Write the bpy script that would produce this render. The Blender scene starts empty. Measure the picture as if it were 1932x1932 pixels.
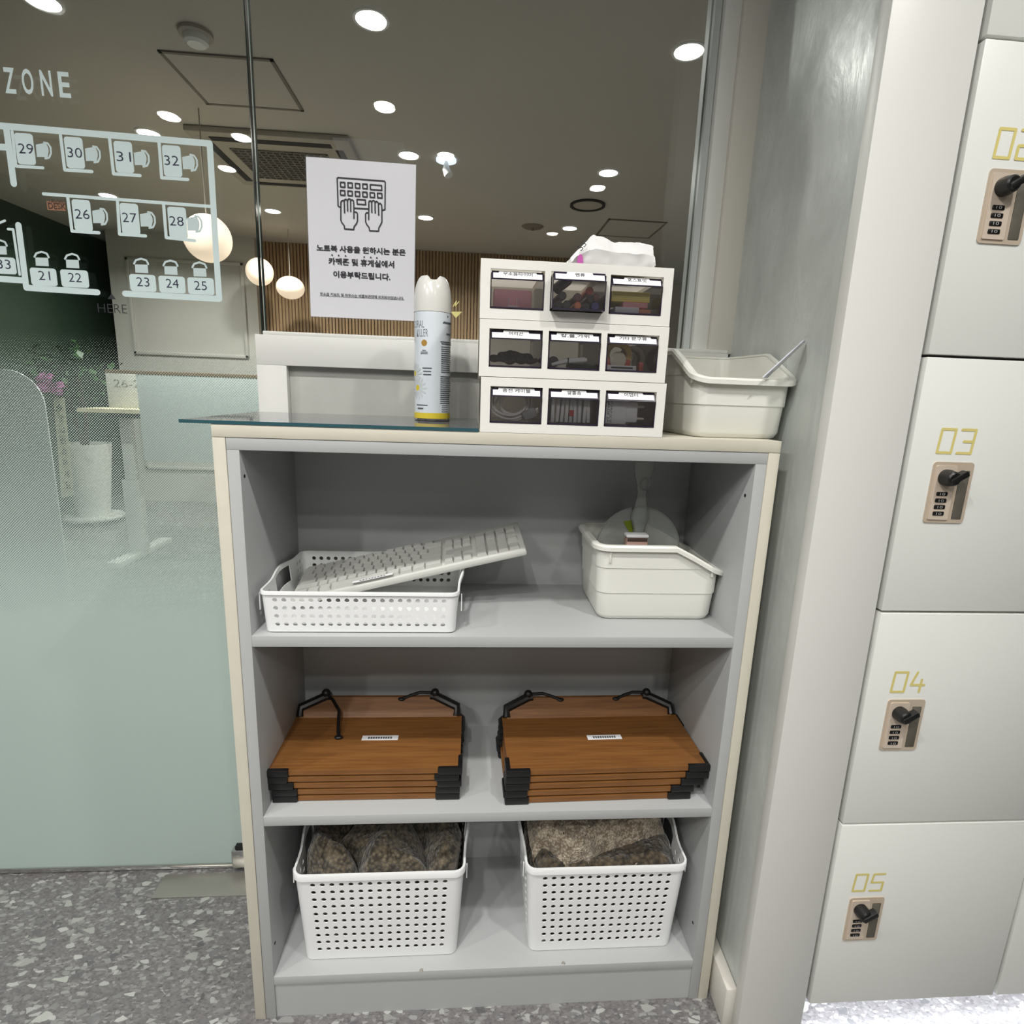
import bpy, bmesh, math, random
from mathutils import Vector, Matrix, noise
random.seed(7)
PI = math.pi
S = bpy.context.scene
COL = S.collection

# ------------------------------------------------------------------ camera
FPX = 1062.411
CAM_LOC = Vector((0.36551, -0.82737, 1.11909))
CAM_ROT = (1.360850, -0.035231, -0.069304)
cd = bpy.data.cameras.new('camera'); cam = bpy.data.objects.new('camera', cd); COL.objects.link(cam)
cam.location = CAM_LOC; cam.rotation_euler = CAM_ROT
cd.sensor_width = 36; cd.sensor_fit = 'HORIZONTAL'; cd.lens = FPX / 1932 * 36
cd.clip_start = .02; cd.clip_end = 60
S.camera = cam
# ------------------------------------------------------------------ world, exposure
w = bpy.data.worlds.new('world'); S.world = w; w.use_nodes = True
w.node_tree.nodes['Background'].inputs[0].default_value = (.9, .95, 1, 1)
w.node_tree.nodes['Background'].inputs[1].default_value = .05
S.view_settings.view_transform = 'Standard'; S.view_settings.look = 'None'
S.view_settings.exposure = 0.12; S.view_settings.gamma = 1.0; S.view_settings.use_curve_mapping = False
S.cycles.max_bounces = 10; S.cycles.diffuse_bounces = 4; S.cycles.glossy_bounces = 4
S.cycles.transparent_max_bounces = 24; S.cycles.transmission_bounces = 6
S.cycles.caustics_reflective = False; S.cycles.caustics_refractive = False
S.cycles.sample_clamp_indirect = 4
P_HALL = 9.2       # watts of one lamp in the corridor
P_ROOM = 15       # watts of one lamp behind the glass
P_LED = 1.6
ZC = 2.35          # ceiling height

# ------------------------------------------------------------------ helpers
MROT = Matrix.Identity(3)
from mathutils import Euler
MROT = Euler(CAM_ROT).to_matrix()
def at(u, v, y):
    """The point of the plane y that stands at the photograph's pixel (u, v)."""
    d = MROT @ Vector(((u - 966) / FPX, -(v - 966) / FPX, -1))
    return CAM_LOC + d * ((y - CAM_LOC.y) / d.y)
def at_z(u, v, z):
    d = MROT @ Vector(((u - 966) / FPX, -(v - 966) / FPX, -1))
    return CAM_LOC + d * ((z - CAM_LOC.z) / d.z)

def lin(c):
    return tuple((x / 255 / 12.92 if x / 255 <= .04045 else ((x / 255 + .055) / 1.055) ** 2.4) for x in c)
MATS = {}
def nodes_of(m):
    m.use_nodes = True
    return m.node_tree.nodes, m.node_tree.links
def mat(name, rgb, rough=.5, metal=0, spec=.5, bump=0, bscale=200, mott=0, mscale=6, coat=0, emit=None, estr=0):
    if name in MATS: return MATS[name]
    m = bpy.data.materials.new(name); MATS[name] = m
    N, L = nodes_of(m); b = N['Principled BSDF']
    c = lin(rgb)
    b.inputs['Base Color'].default_value = (*c, 1)
    b.inputs['Roughness'].default_value = rough; b.inputs['Metallic'].default_value = metal
    b.inputs['Specular IOR Level'].default_value = spec
    b.inputs['Coat Weight'].default_value = coat
    if emit:
        b.inputs['Emission Color'].default_value = (*lin(emit), 1); b.inputs['Emission Strength'].default_value = estr
    tc = None
    if bump or mott:
        tc = N.new('ShaderNodeTexCoord')
    if bump:
        n = N.new('ShaderNodeTexNoise'); n.inputs['Scale'].default_value = bscale; n.inputs['Detail'].default_value = 3
        bp = N.new('ShaderNodeBump'); bp.inputs['Strength'].default_value = bump; bp.inputs['Distance'].default_value = .001
        L.new(tc.outputs['Object'], n.inputs['Vector']); L.new(n.outputs[0], bp.inputs['Height']); L.new(bp.outputs[0], b.inputs['Normal'])
    if mott:
        n = N.new('ShaderNodeTexNoise'); n.inputs['Scale'].default_value = mscale; n.inputs['Detail'].default_value = 5
        r = N.new('ShaderNodeMapRange'); r.inputs[1].default_value = .3; r.inputs[2].default_value = .7
        r.inputs[3].default_value = 1 - mott; r.inputs[4].default_value = 1 + mott
        mx = N.new('ShaderNodeVectorMath'); mx.operation = 'SCALE'; mx.inputs[0].default_value = c
        L.new(tc.outputs['Object'], n.inputs['Vector']); L.new(n.outputs[0], r.inputs[0])
        L.new(r.outputs[0], mx.inputs['Scale']); L.new(mx.outputs[0], b.inputs['Base Color'])
    return m
def glass(name, tint, ior=1.5, rough=0, haze=0, hcol=(200, 200, 200)):
    """A thin clear sheet: tinted see-through, fresnel mirror, a little haze."""
    if name in MATS: return MATS[name]
    m = bpy.data.materials.new(name); MATS[name] = m
    N, L = nodes_of(m); N.remove(N['Principled BSDF']); out = N['Material Output']
    t = N.new('ShaderNodeBsdfTransparent'); t.inputs[0].default_value = (*tint, 1)
    g = N.new('ShaderNodeBsdfGlossy'); g.inputs['Roughness'].default_value = rough
    f = N.new('ShaderNodeFresnel'); f.inputs[0].default_value = ior
    mx = N.new('ShaderNodeMixShader')
    L.new(f.outputs[0], mx.inputs[0]); L.new(g.outputs[0], mx.inputs[2])
    if haze:
        d = N.new('ShaderNodeBsdfDiffuse'); d.inputs[0].default_value = (*lin(hcol), 1)
        h = N.new('ShaderNodeMixShader'); h.inputs[0].default_value = haze
        L.new(t.outputs[0], h.inputs[1]); L.new(d.outputs[0], h.inputs[2]); L.new(h.outputs[0], mx.inputs[1])
    else:
        L.new(t.outputs[0], mx.inputs[1])
    L.new(mx.outputs[0], out.inputs[0])
    return m

class MB:
    def __init__(s): s.bm = bmesh.new()
    def face(s, vs):
        try: return s.bm.faces.new(vs)
        except ValueError: return None
    def box(s, a, b, bev=0, seg=2, M=None):
        x0, y0, z0 = a; x1, y1, z1 = b
        V = [s.bm.verts.new(p) for p in ((x0,y0,z0),(x1,y0,z0),(x1,y1,z0),(x0,y1,z0),(x0,y0,z1),(x1,y0,z1),(x1,y1,z1),(x0,y1,z1))]
        F = [s.bm.faces.new([V[i] for i in f]) for f in ((3,2,1,0),(4,5,6,7),(0,1,5,4),(1,2,6,5),(2,3,7,6),(3,0,4,7))]
        if bev:
            E = list({e for f in F for e in f.edges})
            r = bmesh.ops.bevel(s.bm, geom=E, offset=bev, segments=seg, affect='EDGES', profile=.5)
            V = list({v for f in r['faces'] for v in f.verts} | {v for v in V if v.is_valid})
        if M is not None:
            for v in V: v.co = M @ v.co
        return s
    def loft(s, rings, closed=True, cap0=False, cap1=False):
        R = [[s.bm.verts.new(p) for p in r] for r in rings]
        n = len(R[0])
        for a, b in zip(R, R[1:]):
            for i in range(n if closed else n - 1):
                j = (i + 1) % n
                s.face((a[i], a[j], b[j], b[i]))
        if cap0: s.face(R[0][::-1])
        if cap1: s.face(R[-1])
        return R
    def lathe(s, prof, c=(0,0,0), n=32, axis='Z', cap=True):
        rings = []
        for r, z in prof:
            ring = []
            for k in range(n):
                a = 2 * PI * k / n; x, y = r * math.cos(a), r * math.sin(a)
                p = (x, y, z) if axis == 'Z' else ((x, z, -y) if axis == 'Y' else (z, x, y))
                ring.append(Vector(p) + Vector(c))
            rings.append(ring)
        s.loft(rings, True, cap, cap); return s
    def tube(s, pts, r, n=8, cap=True, closed=False):
        P = [Vector(p) for p in pts]; rings = []
        m = len(P); up = None
        for i, p in enumerate(P):
            if closed: t = P[(i+1) % m] - P[i-1]
            else: t = P[min(i+1, m-1)] - P[max(i-1, 0)]
            t.normalize()
            if up is None:
                up = Vector((0,0,1)) if abs(t.z) < .9 else Vector((1,0,0))
            u = (up - t * up.dot(t))
            if u.length < 1e-6: u = t.orthogonal()
            u.normalize(); up = u; v = t.cross(u)
            rr = r[i] if isinstance(r, (list, tuple)) else r
            rings.append([p + (u * math.cos(2*PI*k/n) + v * math.sin(2*PI*k/n)) * rr for k in range(n)])
        if closed: rings.append(rings[0])
        if closed:
            R = [[s.bm.verts.new(q) for q in ring] for ring in rings[:-1]]
            for i in range(m):
                a, b = R[i], R[(i+1) % m]
                for k in range(n): s.face((a[k], a[(k+1) % n], b[(k+1) % n], b[k]))
        else: s.loft(rings, True, cap, cap)
        return s
    def sphere(s, c, r, nu=20, nv=12, sc=(1,1,1)):
        rings = []
        for j in range(nv + 1):
            a = PI * (j + .02) / (nv + .04)
            rings.append([Vector(c) + Vector((math.cos(2*PI*i/nu)*math.sin(a)*r*sc[0], math.sin(2*PI*i/nu)*math.sin(a)*r*sc[1], -math.cos(a)*r*sc[2])) for i in range(nu)])
        s.loft(rings, True, True, True); return s
    def poly(s, pts, d):
        """A flat outline thickened by the vector d."""
        a = [s.bm.verts.new(p) for p in pts]; b = [s.bm.verts.new(Vector(p) + Vector(d)) for p in pts]
        n = len(a); s.face(a); s.face(b[::-1])
        for i in range(n): s.face((a[i], b[i], b[(i+1) % n], a[(i+1) % n]))
        return s
    def ribbon(s, pts, w, closed=False, y=None):
        """A flat stroke in a plane of constant y (points are x, y, z)."""
        P = [Vector(p) for p in pts]
        if closed: P = P + [P[0]]
        for a, b in zip(P, P[1:]):
            d = b - a
            if d.length < 1e-7: continue
            n = Vector((-d.z, 0, d.x)).normalized() * w / 2
            s.lay = (getattr(s, 'lay', 0) + 1) % 24; o = Vector((0, -.000012 * s.lay, 0))
            s.face([s.bm.verts.new(q + o) for q in (a + n, b + n, b - n, a - n)])
        for p in P:
            s.lay = (getattr(s, 'lay', 0) + 1) % 24; o = Vector((0, -.000012 * s.lay, 0))
            s.face([s.bm.verts.new(p + o + Vector((math.cos(2*PI*k/10), 0, math.sin(2*PI*k/10))) * w / 2) for k in range(10)])
        return s
    def rrect(s, x0, z0, x1, z1, r, y, th=.0006):
        pts = rr2(x0, z0, x1, z1, r)
        s.poly([(a, y, b) for a, b in pts], (0, th, 0)); return s
    def mul(s, M):
        for v in s.bm.verts: v.co = M @ v.co
        return s

def rr2(x0, z0, x1, z1, r, n=5):
    P = []
    for cx, cz, a0 in ((x1-r, z1-r, 0), (x0+r, z1-r, 90), (x0+r, z0+r, 180), (x1-r, z0+r, 270)):
        for k in range(n + 1):
            a = math.radians(a0 + 90 * k / n); P.append((cx + r*math.cos(a), cz + r*math.sin(a)))
    return P

ORG = {}
def thicken(o, th, off):
    """Gives an open sheet its wall thickness, with crisp rims."""
    s = o.modifiers.new('wall', 'SOLIDIFY'); s.thickness = th; s.offset = off
    bpy.context.view_layer.update()
    me = bpy.data.meshes.new_from_object(o.evaluated_get(bpy.context.evaluated_depsgraph_get()))
    o.modifiers.clear(); old = o.data; me.name = old.name; o.data = me; bpy.data.meshes.remove(old)
    me.polygons.foreach_set('use_smooth', [True] * len(me.polygons)); me.set_sharp_from_angle(angle=math.radians(40))
def obj(name, mb, m, parent=None, local=False, flip=True, smooth=True):
    me = bpy.data.meshes.new(name); bm = mb.bm
    if flip and bm.faces: bmesh.ops.recalc_face_normals(bm, faces=bm.faces)
    bm.to_mesh(me); bm.free()
    org = ORG.get(parent.name, Vector()) if parent else Vector()
    if not local and org.length: me.transform(Matrix.Translation(-org))
    if smooth and me.polygons:
        me.polygons.foreach_set('use_smooth', [True] * len(me.polygons)); me.set_sharp_from_angle(angle=math.radians(32))
    if m: me.materials.append(m)
    o = bpy.data.objects.new(name, me); COL.objects.link(o)
    if parent: o.parent = parent; ORG[o.name] = org
    return o
def tag(o, label, cat, group=None, kind=None):
    o['label'] = label; o['category'] = cat
    if group: o['group'] = group
    if kind: o['kind'] = kind
    return o
def thing(name, label, cat, loc=(0,0,0), rz=0, group=None):
    o = bpy.data.objects.new(name, None); COL.objects.link(o); o.empty_display_size = .05
    o.location = loc; o.rotation_euler = (0,0,rz); ORG[o.name] = Vector(loc)
    return tag(o, label, cat, group)
def struct(name, mb, m, parent=None):
    o = obj(name, mb, m, parent)
    if parent is None: o['kind'] = 'structure'
    return o
def dup(root, loc=None, label=None, group=None):
    r = root.copy(); COL.objects.link(r); ORG[r.name] = Vector(loc) if loc else ORG.get(root.name, Vector())
    if loc: r.location = loc
    if label: r['label'] = label
    if group: r['group'] = group
    for ch in list(root.children):
        c = ch.copy(); COL.objects.link(c); c.parent = r
        for g in list(ch.children):
            d = g.copy(); COL.objects.link(d); d.parent = c
    return r
def textmesh(s, bold=0.0):
    c = bpy.data.curves.new('t', 'FONT'); c.body = s; c.align_x = 'CENTER'; c.offset = bold; c.resolution_u = 3
    o = bpy.data.objects.new('t', c); COL.objects.link(o)
    bpy.context.view_layer.update()
    me = bpy.data.meshes.new_from_object(o.evaluated_get(bpy.context.evaluated_depsgraph_get()))
    bpy.data.objects.remove(o); bpy.data.curves.remove(c)
    xs = [v.co.x for v in me.vertices]; ys = [v.co.y for v in me.vertices]
    x0, x1, y0, y1 = min(xs), max(xs), min(ys), max(ys)
    me.transform(Matrix.Translation((-(x0+x1)/2, -(y0+y1)/2, 0)))
    return me, x1 - x0, y1 - y0
def text(mb, s, M, wd, ht, bold=0.0):
    """Adds lettering of the given width and height; local x right, y up, mapped by M."""
    me, tw, th = textmesh(s, bold)
    me.transform(M @ Matrix.Diagonal((wd / tw, ht / th, 1, 1)))
    mb.bm.from_mesh(me); bpy.data.meshes.remove(me); return mb
UP = Matrix.Rotation(PI/2, 4, 'X')
def upright(c, tilt=0): return Matrix.Translation(c) @ Matrix.Rotation(tilt, 4, 'Y') @ UP

# ------------------------------------------------------------------ materials
M_cream = mat('cream edge laminate', (204, 199, 184), .45, mott=.02, mscale=30)
M_grey = mat('light grey laminate', (174, 176, 176), .42, spec=.4)
M_white = mat('white lacquer', (224, 224, 219), .4)
M_plastic = mat('white plastic', (236, 237, 237), .38)
M_bin = mat('ivory plastic', (229, 229, 221), .34)
M_black = mat('black plastic', (16, 16, 17), .42)
M_ink = mat('black print', (38, 36, 44), .6)
M_inkblue = mat('dark blue print', (30, 30, 62), .6)
M_ceil = mat('painted ceiling', (186, 180, 170), .8, mott=.02, mscale=2)
M_hallceil = mat('hall ceiling paint', (160, 160, 158), .8)
M_hallwall = mat('hall wall paint', (126, 125, 122), .8)
M_lock = mat('off white locker laminate', (228, 229, 224), .38)
M_gap = mat('locker gap grey', (120, 118, 122), .7)
M_chrome = mat('chrome', (215, 215, 212), .12, metal=1)
M_steel = mat('brushed steel', (178, 174, 166), .36, metal=.75)
M_gold = mat('pale gold print', (221, 207, 128), .45)
M_beige = mat('beige lock plate', (208, 192, 172), .4, metal=.25)
M_decal = mat('pale frosted decal', (205, 222, 222), .6)
M_paper = mat('white paper', (226, 226, 232), .32, spec=.5)
M_label = mat('white label', (236, 236, 238), .5)
M_glass = glass('window glass', (.90, .93, .915))
M_gedge = mat('dark glass edge', (28, 44, 42), .12)
M_clear = glass('clear plastic', (.975, .97, .98), 1.45, .06, .035, (190, 182, 178))
M_smoke = mat('smoky clear rim', (44, 36, 56), .25)
M_fan = glass('frosty clear plastic', (.86, .88, .86), 1.45, .12, .26, (206, 210, 206))
M_trimbeige = mat('warm white trim', (210, 206, 197), .5)
M_tealglass = glass('loose glass sheet', (.94, .97, .97), 1.5, .02, .3, (196, 197, 206))  # pale diffuse haze stands in for grey reflections on the sheet
M_tealedge = mat('blue green glass edge', (48, 84, 92), .2)

def m_floor():
    m = bpy.data.materials.new('terrazzo'); N, L = nodes_of(m); b = N['Principled BSDF']
    tc = N.new('ShaderNodeTexCoord'); mp = N.new('ShaderNodeMapping')
    mp.inputs['Rotation'].default_value = (0, 0, math.radians(38)); mp.inputs['Scale'].default_value = (1, 1.7, 1)
    L.new(tc.outputs['Object'], mp.inputs[0])
    nz = N.new('ShaderNodeTexNoise'); nz.inputs['Scale'].default_value = 30; nz.inputs['Detail'].default_value = 3
    L.new(mp.outputs[0], nz.inputs['Vector'])
    ad = N.new('ShaderNodeVectorMath'); ad.operation = 'MULTIPLY_ADD'; ad.inputs[1].default_value = (.012,.012,.012)
    L.new(nz.outputs['Color'], ad.inputs[0]); L.new(mp.outputs[0], ad.inputs[2])
    base = N.new('ShaderNodeTexNoise'); base.inputs['Scale'].default_value = 90; base.inputs['Detail'].default_value = 6; base.inputs['Roughness'].default_value = .7
    L.new(mp.outputs[0], base.inputs['Vector'])
    cr = N.new('ShaderNodeValToRGB'); L.new(base.outputs[0], cr.inputs[0])
    cr.color_ramp.elements[0].position = .3; cr.color_ramp.elements[0].color = (*lin((92, 89, 90)), 1)
    cr.color_ramp.elements[1].position = .72; cr.color_ramp.elements[1].color = (*lin((136, 133, 133)), 1)
    last = cr.outputs[0]
    def chips(sc, keep, lo, hi, gap, soft=1.0):
        nonlocal last
        v = N.new('ShaderNodeTexVoronoi'); v.inputs['Scale'].default_value = sc; L.new(ad.outputs[0], v.inputs['Vector'])
        e = N.new('ShaderNodeTexVoronoi'); e.feature = 'DISTANCE_TO_EDGE'; e.inputs['Scale'].default_value = sc; L.new(ad.outputs[0], e.inputs['Vector'])
        sep = N.new('ShaderNodeSeparateColor'); L.new(v.outputs['Color'], sep.inputs[0])
        a = N.new('ShaderNodeMath'); a.operation = 'GREATER_THAN'; a.inputs[1].default_value = gap; L.new(e.outputs['Distance'], a.inputs[0])
        k = N.new('ShaderNodeMath'); k.operation = 'GREATER_THAN'; k.inputs[1].default_value = keep; L.new(sep.outputs[0], k.inputs[0])
        mu = N.new('ShaderNodeMath'); mu.operation = 'MULTIPLY'; L.new(a.outputs[0], mu.inputs[0]); L.new(k.outputs[0], mu.inputs[1])
        m2 = N.new('ShaderNodeMath'); m2.operation = 'MULTIPLY'; m2.inputs[1].default_value = soft; L.new(mu.outputs[0], m2.inputs[0])
        c = N.new('ShaderNodeMix'); c.data_type = 'RGBA'; c.inputs['A'].default_value = (*lin(lo), 1); c.inputs['B'].default_value = (*lin(hi), 1); L.new(sep.outputs[1], c.inputs['Factor'])
        mx = N.new('ShaderNodeMix'); mx.data_type = 'RGBA'
        L.new(m2.outputs[0], mx.inputs['Factor']); L.new(last, mx.inputs['A']); L.new(c.outputs['Result'], mx.inputs['B']); last = mx.outputs['Result']
    chips(190, .45, (84, 82, 84), (128, 126, 126), .03, .8)
    chips(120, .66, (101, 99, 101), (158, 157, 154), .06, .85)
    chips(75, .78, (115, 114, 114), (165, 166, 162), .09, .85)
    chips(48, .92, (77, 77, 80), (119, 119, 121), .10, .8)
    chips(36, .88, (138, 138, 135), (180, 183, 176), .13, .9)
    chips(58, .90, (161, 162, 160), (187, 188, 184), .13, .9)
    L.new(last, b.inputs['Base Color']); b.inputs['Roughness'].default_value = .34
    return m
def m_wood():
    m = bpy.data.materials.new('brown beech laminate'); N, L = nodes_of(m); b = N['Principled BSDF']
    tc = N.new('ShaderNodeTexCoord'); mp = N.new('ShaderNodeMapping'); mp.inputs['Scale'].default_value = (3, 60, 60)
    n = N.new('ShaderNodeTexNoise'); n.inputs['Scale'].default_value = 4; n.inputs['Detail'].default_value = 5
    cr = N.new('ShaderNodeValToRGB')
    cr.color_ramp.elements[0].position = .32; cr.color_ramp.elements[0].color = (*lin((110, 70, 32)), 1)
    cr.color_ramp.elements[1].position = .7; cr.color_ramp.elements[1].color = (*lin((136, 91, 46)), 1)
    L.new(tc.outputs['Object'], mp.inputs[0]); L.new(mp.outputs[0], n.inputs['Vector']); L.new(n.outputs[0], cr.inputs[0]); L.new(cr.outputs[0], b.inputs['Base Color'])
    b.inputs['Roughness'].default_value = .5
    return m
def m_slat():
    m = bpy.data.materials.new('oak slats'); N, L = nodes_of(m); b = N['Principled BSDF']
    tc = N.new('ShaderNodeTexCoord'); mp = N.new('ShaderNodeMapping'); mp.inputs['Scale'].default_value = (30, 30, 1.2)
    n = N.new('ShaderNodeTexNoise'); n.inputs['Scale'].default_value = 3; n.inputs['Detail'].default_value = 4
    cr = N.new('ShaderNodeValToRGB')
    cr.color_ramp.elements[0].position = .3; cr.color_ramp.elements[0].color = (*lin((146, 116, 84)), 1)
    cr.color_ramp.elements[1].position = .7; cr.color_ramp.elements[1].color = (*lin((176, 146, 110)), 1)
    L.new(tc.outputs['Object'], mp.inputs[0]); L.new(mp.outputs[0], n.inputs['Vector']); L.new(n.outputs[0], cr.inputs[0]); L.new(cr.outputs[0], b.inputs['Base Color'])
    b.inputs['Roughness'].default_value = .55
    return m
def m_plaster():
    m = bpy.data.materials.new('brushed grey plaster'); N, L = nodes_of(m); b = N['Principled BSDF']
    tc = N.new('ShaderNodeTexCoord'); mp = N.new('ShaderNodeMapping'); mp.inputs['Scale'].default_value = (1, 2.2, 1); mp.inputs['Rotation'].default_value = (math.radians(30), 0, 0)
    n = N.new('ShaderNodeTexNoise'); n.inputs['Scale'].default_value = 5; n.inputs['Detail'].default_value = 9; n.inputs['Roughness'].default_value = .62; n.inputs['Distortion'].default_value = .35
    L.new(tc.outputs['Object'], mp.inputs[0]); L.new(mp.outputs[0], n.inputs['Vector'])
    cr = N.new('ShaderNodeValToRGB'); L.new(n.outputs[0], cr.inputs[0])
    cr.color_ramp.elements[0].position = .35; cr.color_ramp.elements[0].color = (*lin((184, 189, 185)), 1)
    cr.color_ramp.elements[1].position = .7; cr.color_ramp.elements[1].color = (*lin((208, 213, 209)), 1)
    L.new(cr.outputs[0], b.inputs['Base Color'])
    r = N.new('ShaderNodeMapRange'); r.inputs[1].default_value = .35; r.inputs[2].default_value = .65; r.inputs[3].default_value = .5; r.inputs[4].default_value = .24
    L.new(n.outputs[0], r.inputs[0]); L.new(r.outputs[0], b.inputs['Roughness'])
    bp = N.new('ShaderNodeBump'); bp.inputs['Strength'].default_value = .5; bp.inputs['Distance'].default_value = .004
    L.new(n.outputs[0], bp.inputs['Height']); L.new(bp.outputs[0], b.inputs['Normal'])
    b.inputs['Specular IOR Level'].default_value = .6
    return m
def m_film():
    """Frosted film printed as a halftone that thins out with height."""
    m = bpy.data.materials.new('dotted frosted film'); N, L = nodes_of(m); N.remove(N['Principled BSDF']); out = N['Material Output']
    tc = N.new('ShaderNodeTexCoord'); sp = N.new('ShaderNodeSeparateXYZ'); L.new(tc.outputs['Object'], sp.inputs[0])
    def mth(op, a, b=None, c=None):
        n = N.new('ShaderNodeMath'); n.operation = op
        for i, q in enumerate((a, b, c)):
            if q is None: continue
            if isinstance(q, (int, float)): n.inputs[i].default_value = q
            else: L.new(q, n.inputs[i])
        return n.outputs[0]
    k = 1 / .0037 / 1.41421
    u = mth('MULTIPLY', mth('ADD', sp.outputs['X'], sp.outputs['Z']), k)
    v = mth('MULTIPLY', mth('SUBTRACT', sp.outputs['X'], sp.outputs['Z']), k)
    fu = mth('SUBTRACT', mth('FRACT', mth('ADD', u, 1000.0)), .5); fv = mth('SUBTRACT', mth('FRACT', mth('ADD', v, 1000.0)), .5)
    d = mth('SQRT', mth('ADD', mth('MULTIPLY', fu, fu), mth('MULTIPLY', fv, fv)))
    mr = N.new('ShaderNodeValToRGB'); L.new(mth('DIVIDE', sp.outputs['Z'], 1.25), mr.inputs[0]); E_ = mr.color_ramp.elements
    for k, (z, q) in enumerate(((.56, .73), (.66, .54), (.80, .405), (.95, .34), (1.13, .285), (1.205, 0))):
        e = E_[k] if k < 2 else E_.new(z / 1.25)
        e.position = z / 1.25; e.color = (q, q, q, 1)
    mask = mth('LESS_THAN', d, mr.outputs[0])
    t = N.new('ShaderNodeBsdfTransparent')
    df = N.new('ShaderNodeBsdfDiffuse'); df.inputs[0].default_value = (*lin((212, 226, 221)), 1)
    tl = N.new('ShaderNodeBsdfTranslucent'); tl.inputs[0].default_value = (*lin((224, 238, 233)), 1)
    m1 = N.new('ShaderNodeMixShader'); m1.inputs[0].default_value = .45; L.new(df.outputs[0], m1.inputs[1]); L.new(tl.outputs[0], m1.inputs[2])
    m2 = N.new('ShaderNodeMixShader'); L.new(mask, m2.inputs[0]); L.new(t.outputs[0], m2.inputs[1]); L.new(m1.outputs[0], m2.inputs[2])
    L.new(m2.outputs[0], out.inputs[0])
    return m
def m_fleece(name, a, b_, sc):
    m = bpy.data.materials.new(name); N, L = nodes_of(m); b = N['Principled BSDF']
    tc = N.new('ShaderNodeTexCoord'); v = N.new('ShaderNodeTexVoronoi'); v.inputs['Scale'].default_value = sc
    n = N.new('ShaderNodeTexNoise'); n.inputs['Scale'].default_value = 60; n.inputs['Detail'].default_value = 6
    L.new(tc.outputs['Object'], v.inputs['Vector']); L.new(tc.outputs['Object'], n.inputs['Vector'])
    ad = N.new('ShaderNodeMath'); ad.operation = 'MULTIPLY_ADD'; ad.inputs[1].default_value = -.5; L.new(v.outputs['Distance'], ad.inputs[0]); L.new(n.outputs[0], ad.inputs[2])
    cr = N.new('ShaderNodeValToRGB'); L.new(ad.outputs[0], cr.inputs[0])
    cr.color_ramp.elements[0].position = .1; cr.color_ramp.elements[0].color = (*lin(a), 1)
    cr.color_ramp.elements[1].position = .5; cr.color_ramp.elements[1].color = (*lin(b_), 1)
    L.new(cr.outputs[0], b.inputs['Base Color']); b.inputs['Roughness'].default_value = .95; b.inputs['Sheen Weight'].default_value = .3
    bp = N.new('ShaderNodeBump'); bp.inputs['Strength'].default_value = .9; bp.inputs['Distance'].default_value = .005; L.new(ad.outputs[0], bp.inputs['Height']); L.new(bp.outputs[0], b.inputs['Normal'])
    return m
M_floor = m_floor(); M_wood = m_wood(); M_slat = m_slat(); M_plaster = m_plaster(); M_film = m_film()

# ------------------------------------------------------------------ the setting
YG = .34
struct('floor', MB().box((-3.6, -3.7, -.05), (3.3, 6.0, 0)), M_floor)
struct('ceiling', MB().box((-3.6, YG, ZC), (3.3, 6.0, ZC + .05)), M_ceil)
struct('ceiling_hall', MB().box((-3.6, -3.7, ZC), (3.3, YG, ZC + .05)), M_hallceil)
struct('wall_hall', MB().box((-2.6, -3.75, 0), (3.3, -3.7, ZC)), M_hallwall)
struct('wall_hall_left', MB().box((-2.65, -3.75, 0), (-2.6, .30, ZC)), M_hallwall)
struct('wall_hall_right', MB().box((3.3, -3.75, 0), (3.35, 6.0, ZC)), M_hallwall)
# slatted back wall
mb = MB(); mb.box((-1.55, 4.73, 0), (1.35, 4.78, ZC))
x = -1.545
while x < 1.34:
    mb.box((x, 4.708, 0), (x + .019, 4.735, ZC)); x += .0295
struct('wall_back', mb, M_slat)
struct('wall_back_recess', MB().box((1.35, 4.78, 0), (1.38, 5.75, ZC)).box((1.35, 5.70, 0), (3.3, 5.75, ZC)), mat('beige wall', (196, 186, 172), .8))
# grey panelled wall with a raised moulding
mb = MB(); mb.box((-2.785, 4.60, 0), (-1.55, 4.70, ZC))
def moulding(mb, x0, z0, x1, z1, y, w=.03, d=.018):
    mb.box((x0, y - d, z0), (x0 + w, y, z1), .006); mb.box((x1 - w, y - d, z0), (x1, y, z1), .006)
    mb.box((x0, y - d, z0), (x1, y, z0 + w), .006); mb.box((x0, y - d, z1 - w), (x1, y, z1), .006)
moulding(mb, -2.64, 1.33, -1.65, 2.14, 4.60); moulding(mb, -2.64, .3, -1.65, 1.16, 4.60)
struct('wall_back_left', mb, mat('warm grey panel', (196, 193, 186), .6))
struct('wall_left', MB().box((-3.1, YG, 0), (-3.05, 5.9, ZC)), mat('dark green wall', (44, 66, 50), .3))
struct('wall_alcove', MB().box((-3.05, 5.3, 0), (-2.6, 5.35, ZC)), MATS['dark green wall'])
# right wall of the hall beside the shelf, brushed plaster, slightly skewed
def skew(p): return Vector((.863 + (p[1] + .07) * .045 + p[0], p[1], p[2]))
mb = MB(); mb.box((0, -.05, 0), (.1, .40, ZC))
for v in mb.bm.verts: v.co = skew(v.co)
struct('wall_right', mb, M_plaster)
mb = MB(); mb.box((-.022, -.05, 0), (-.0005, .30, .085), .004)
for v in mb.bm.verts: v.co = skew(v.co)
struct('baseboard_right', mb, M_trimbeige)
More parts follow.
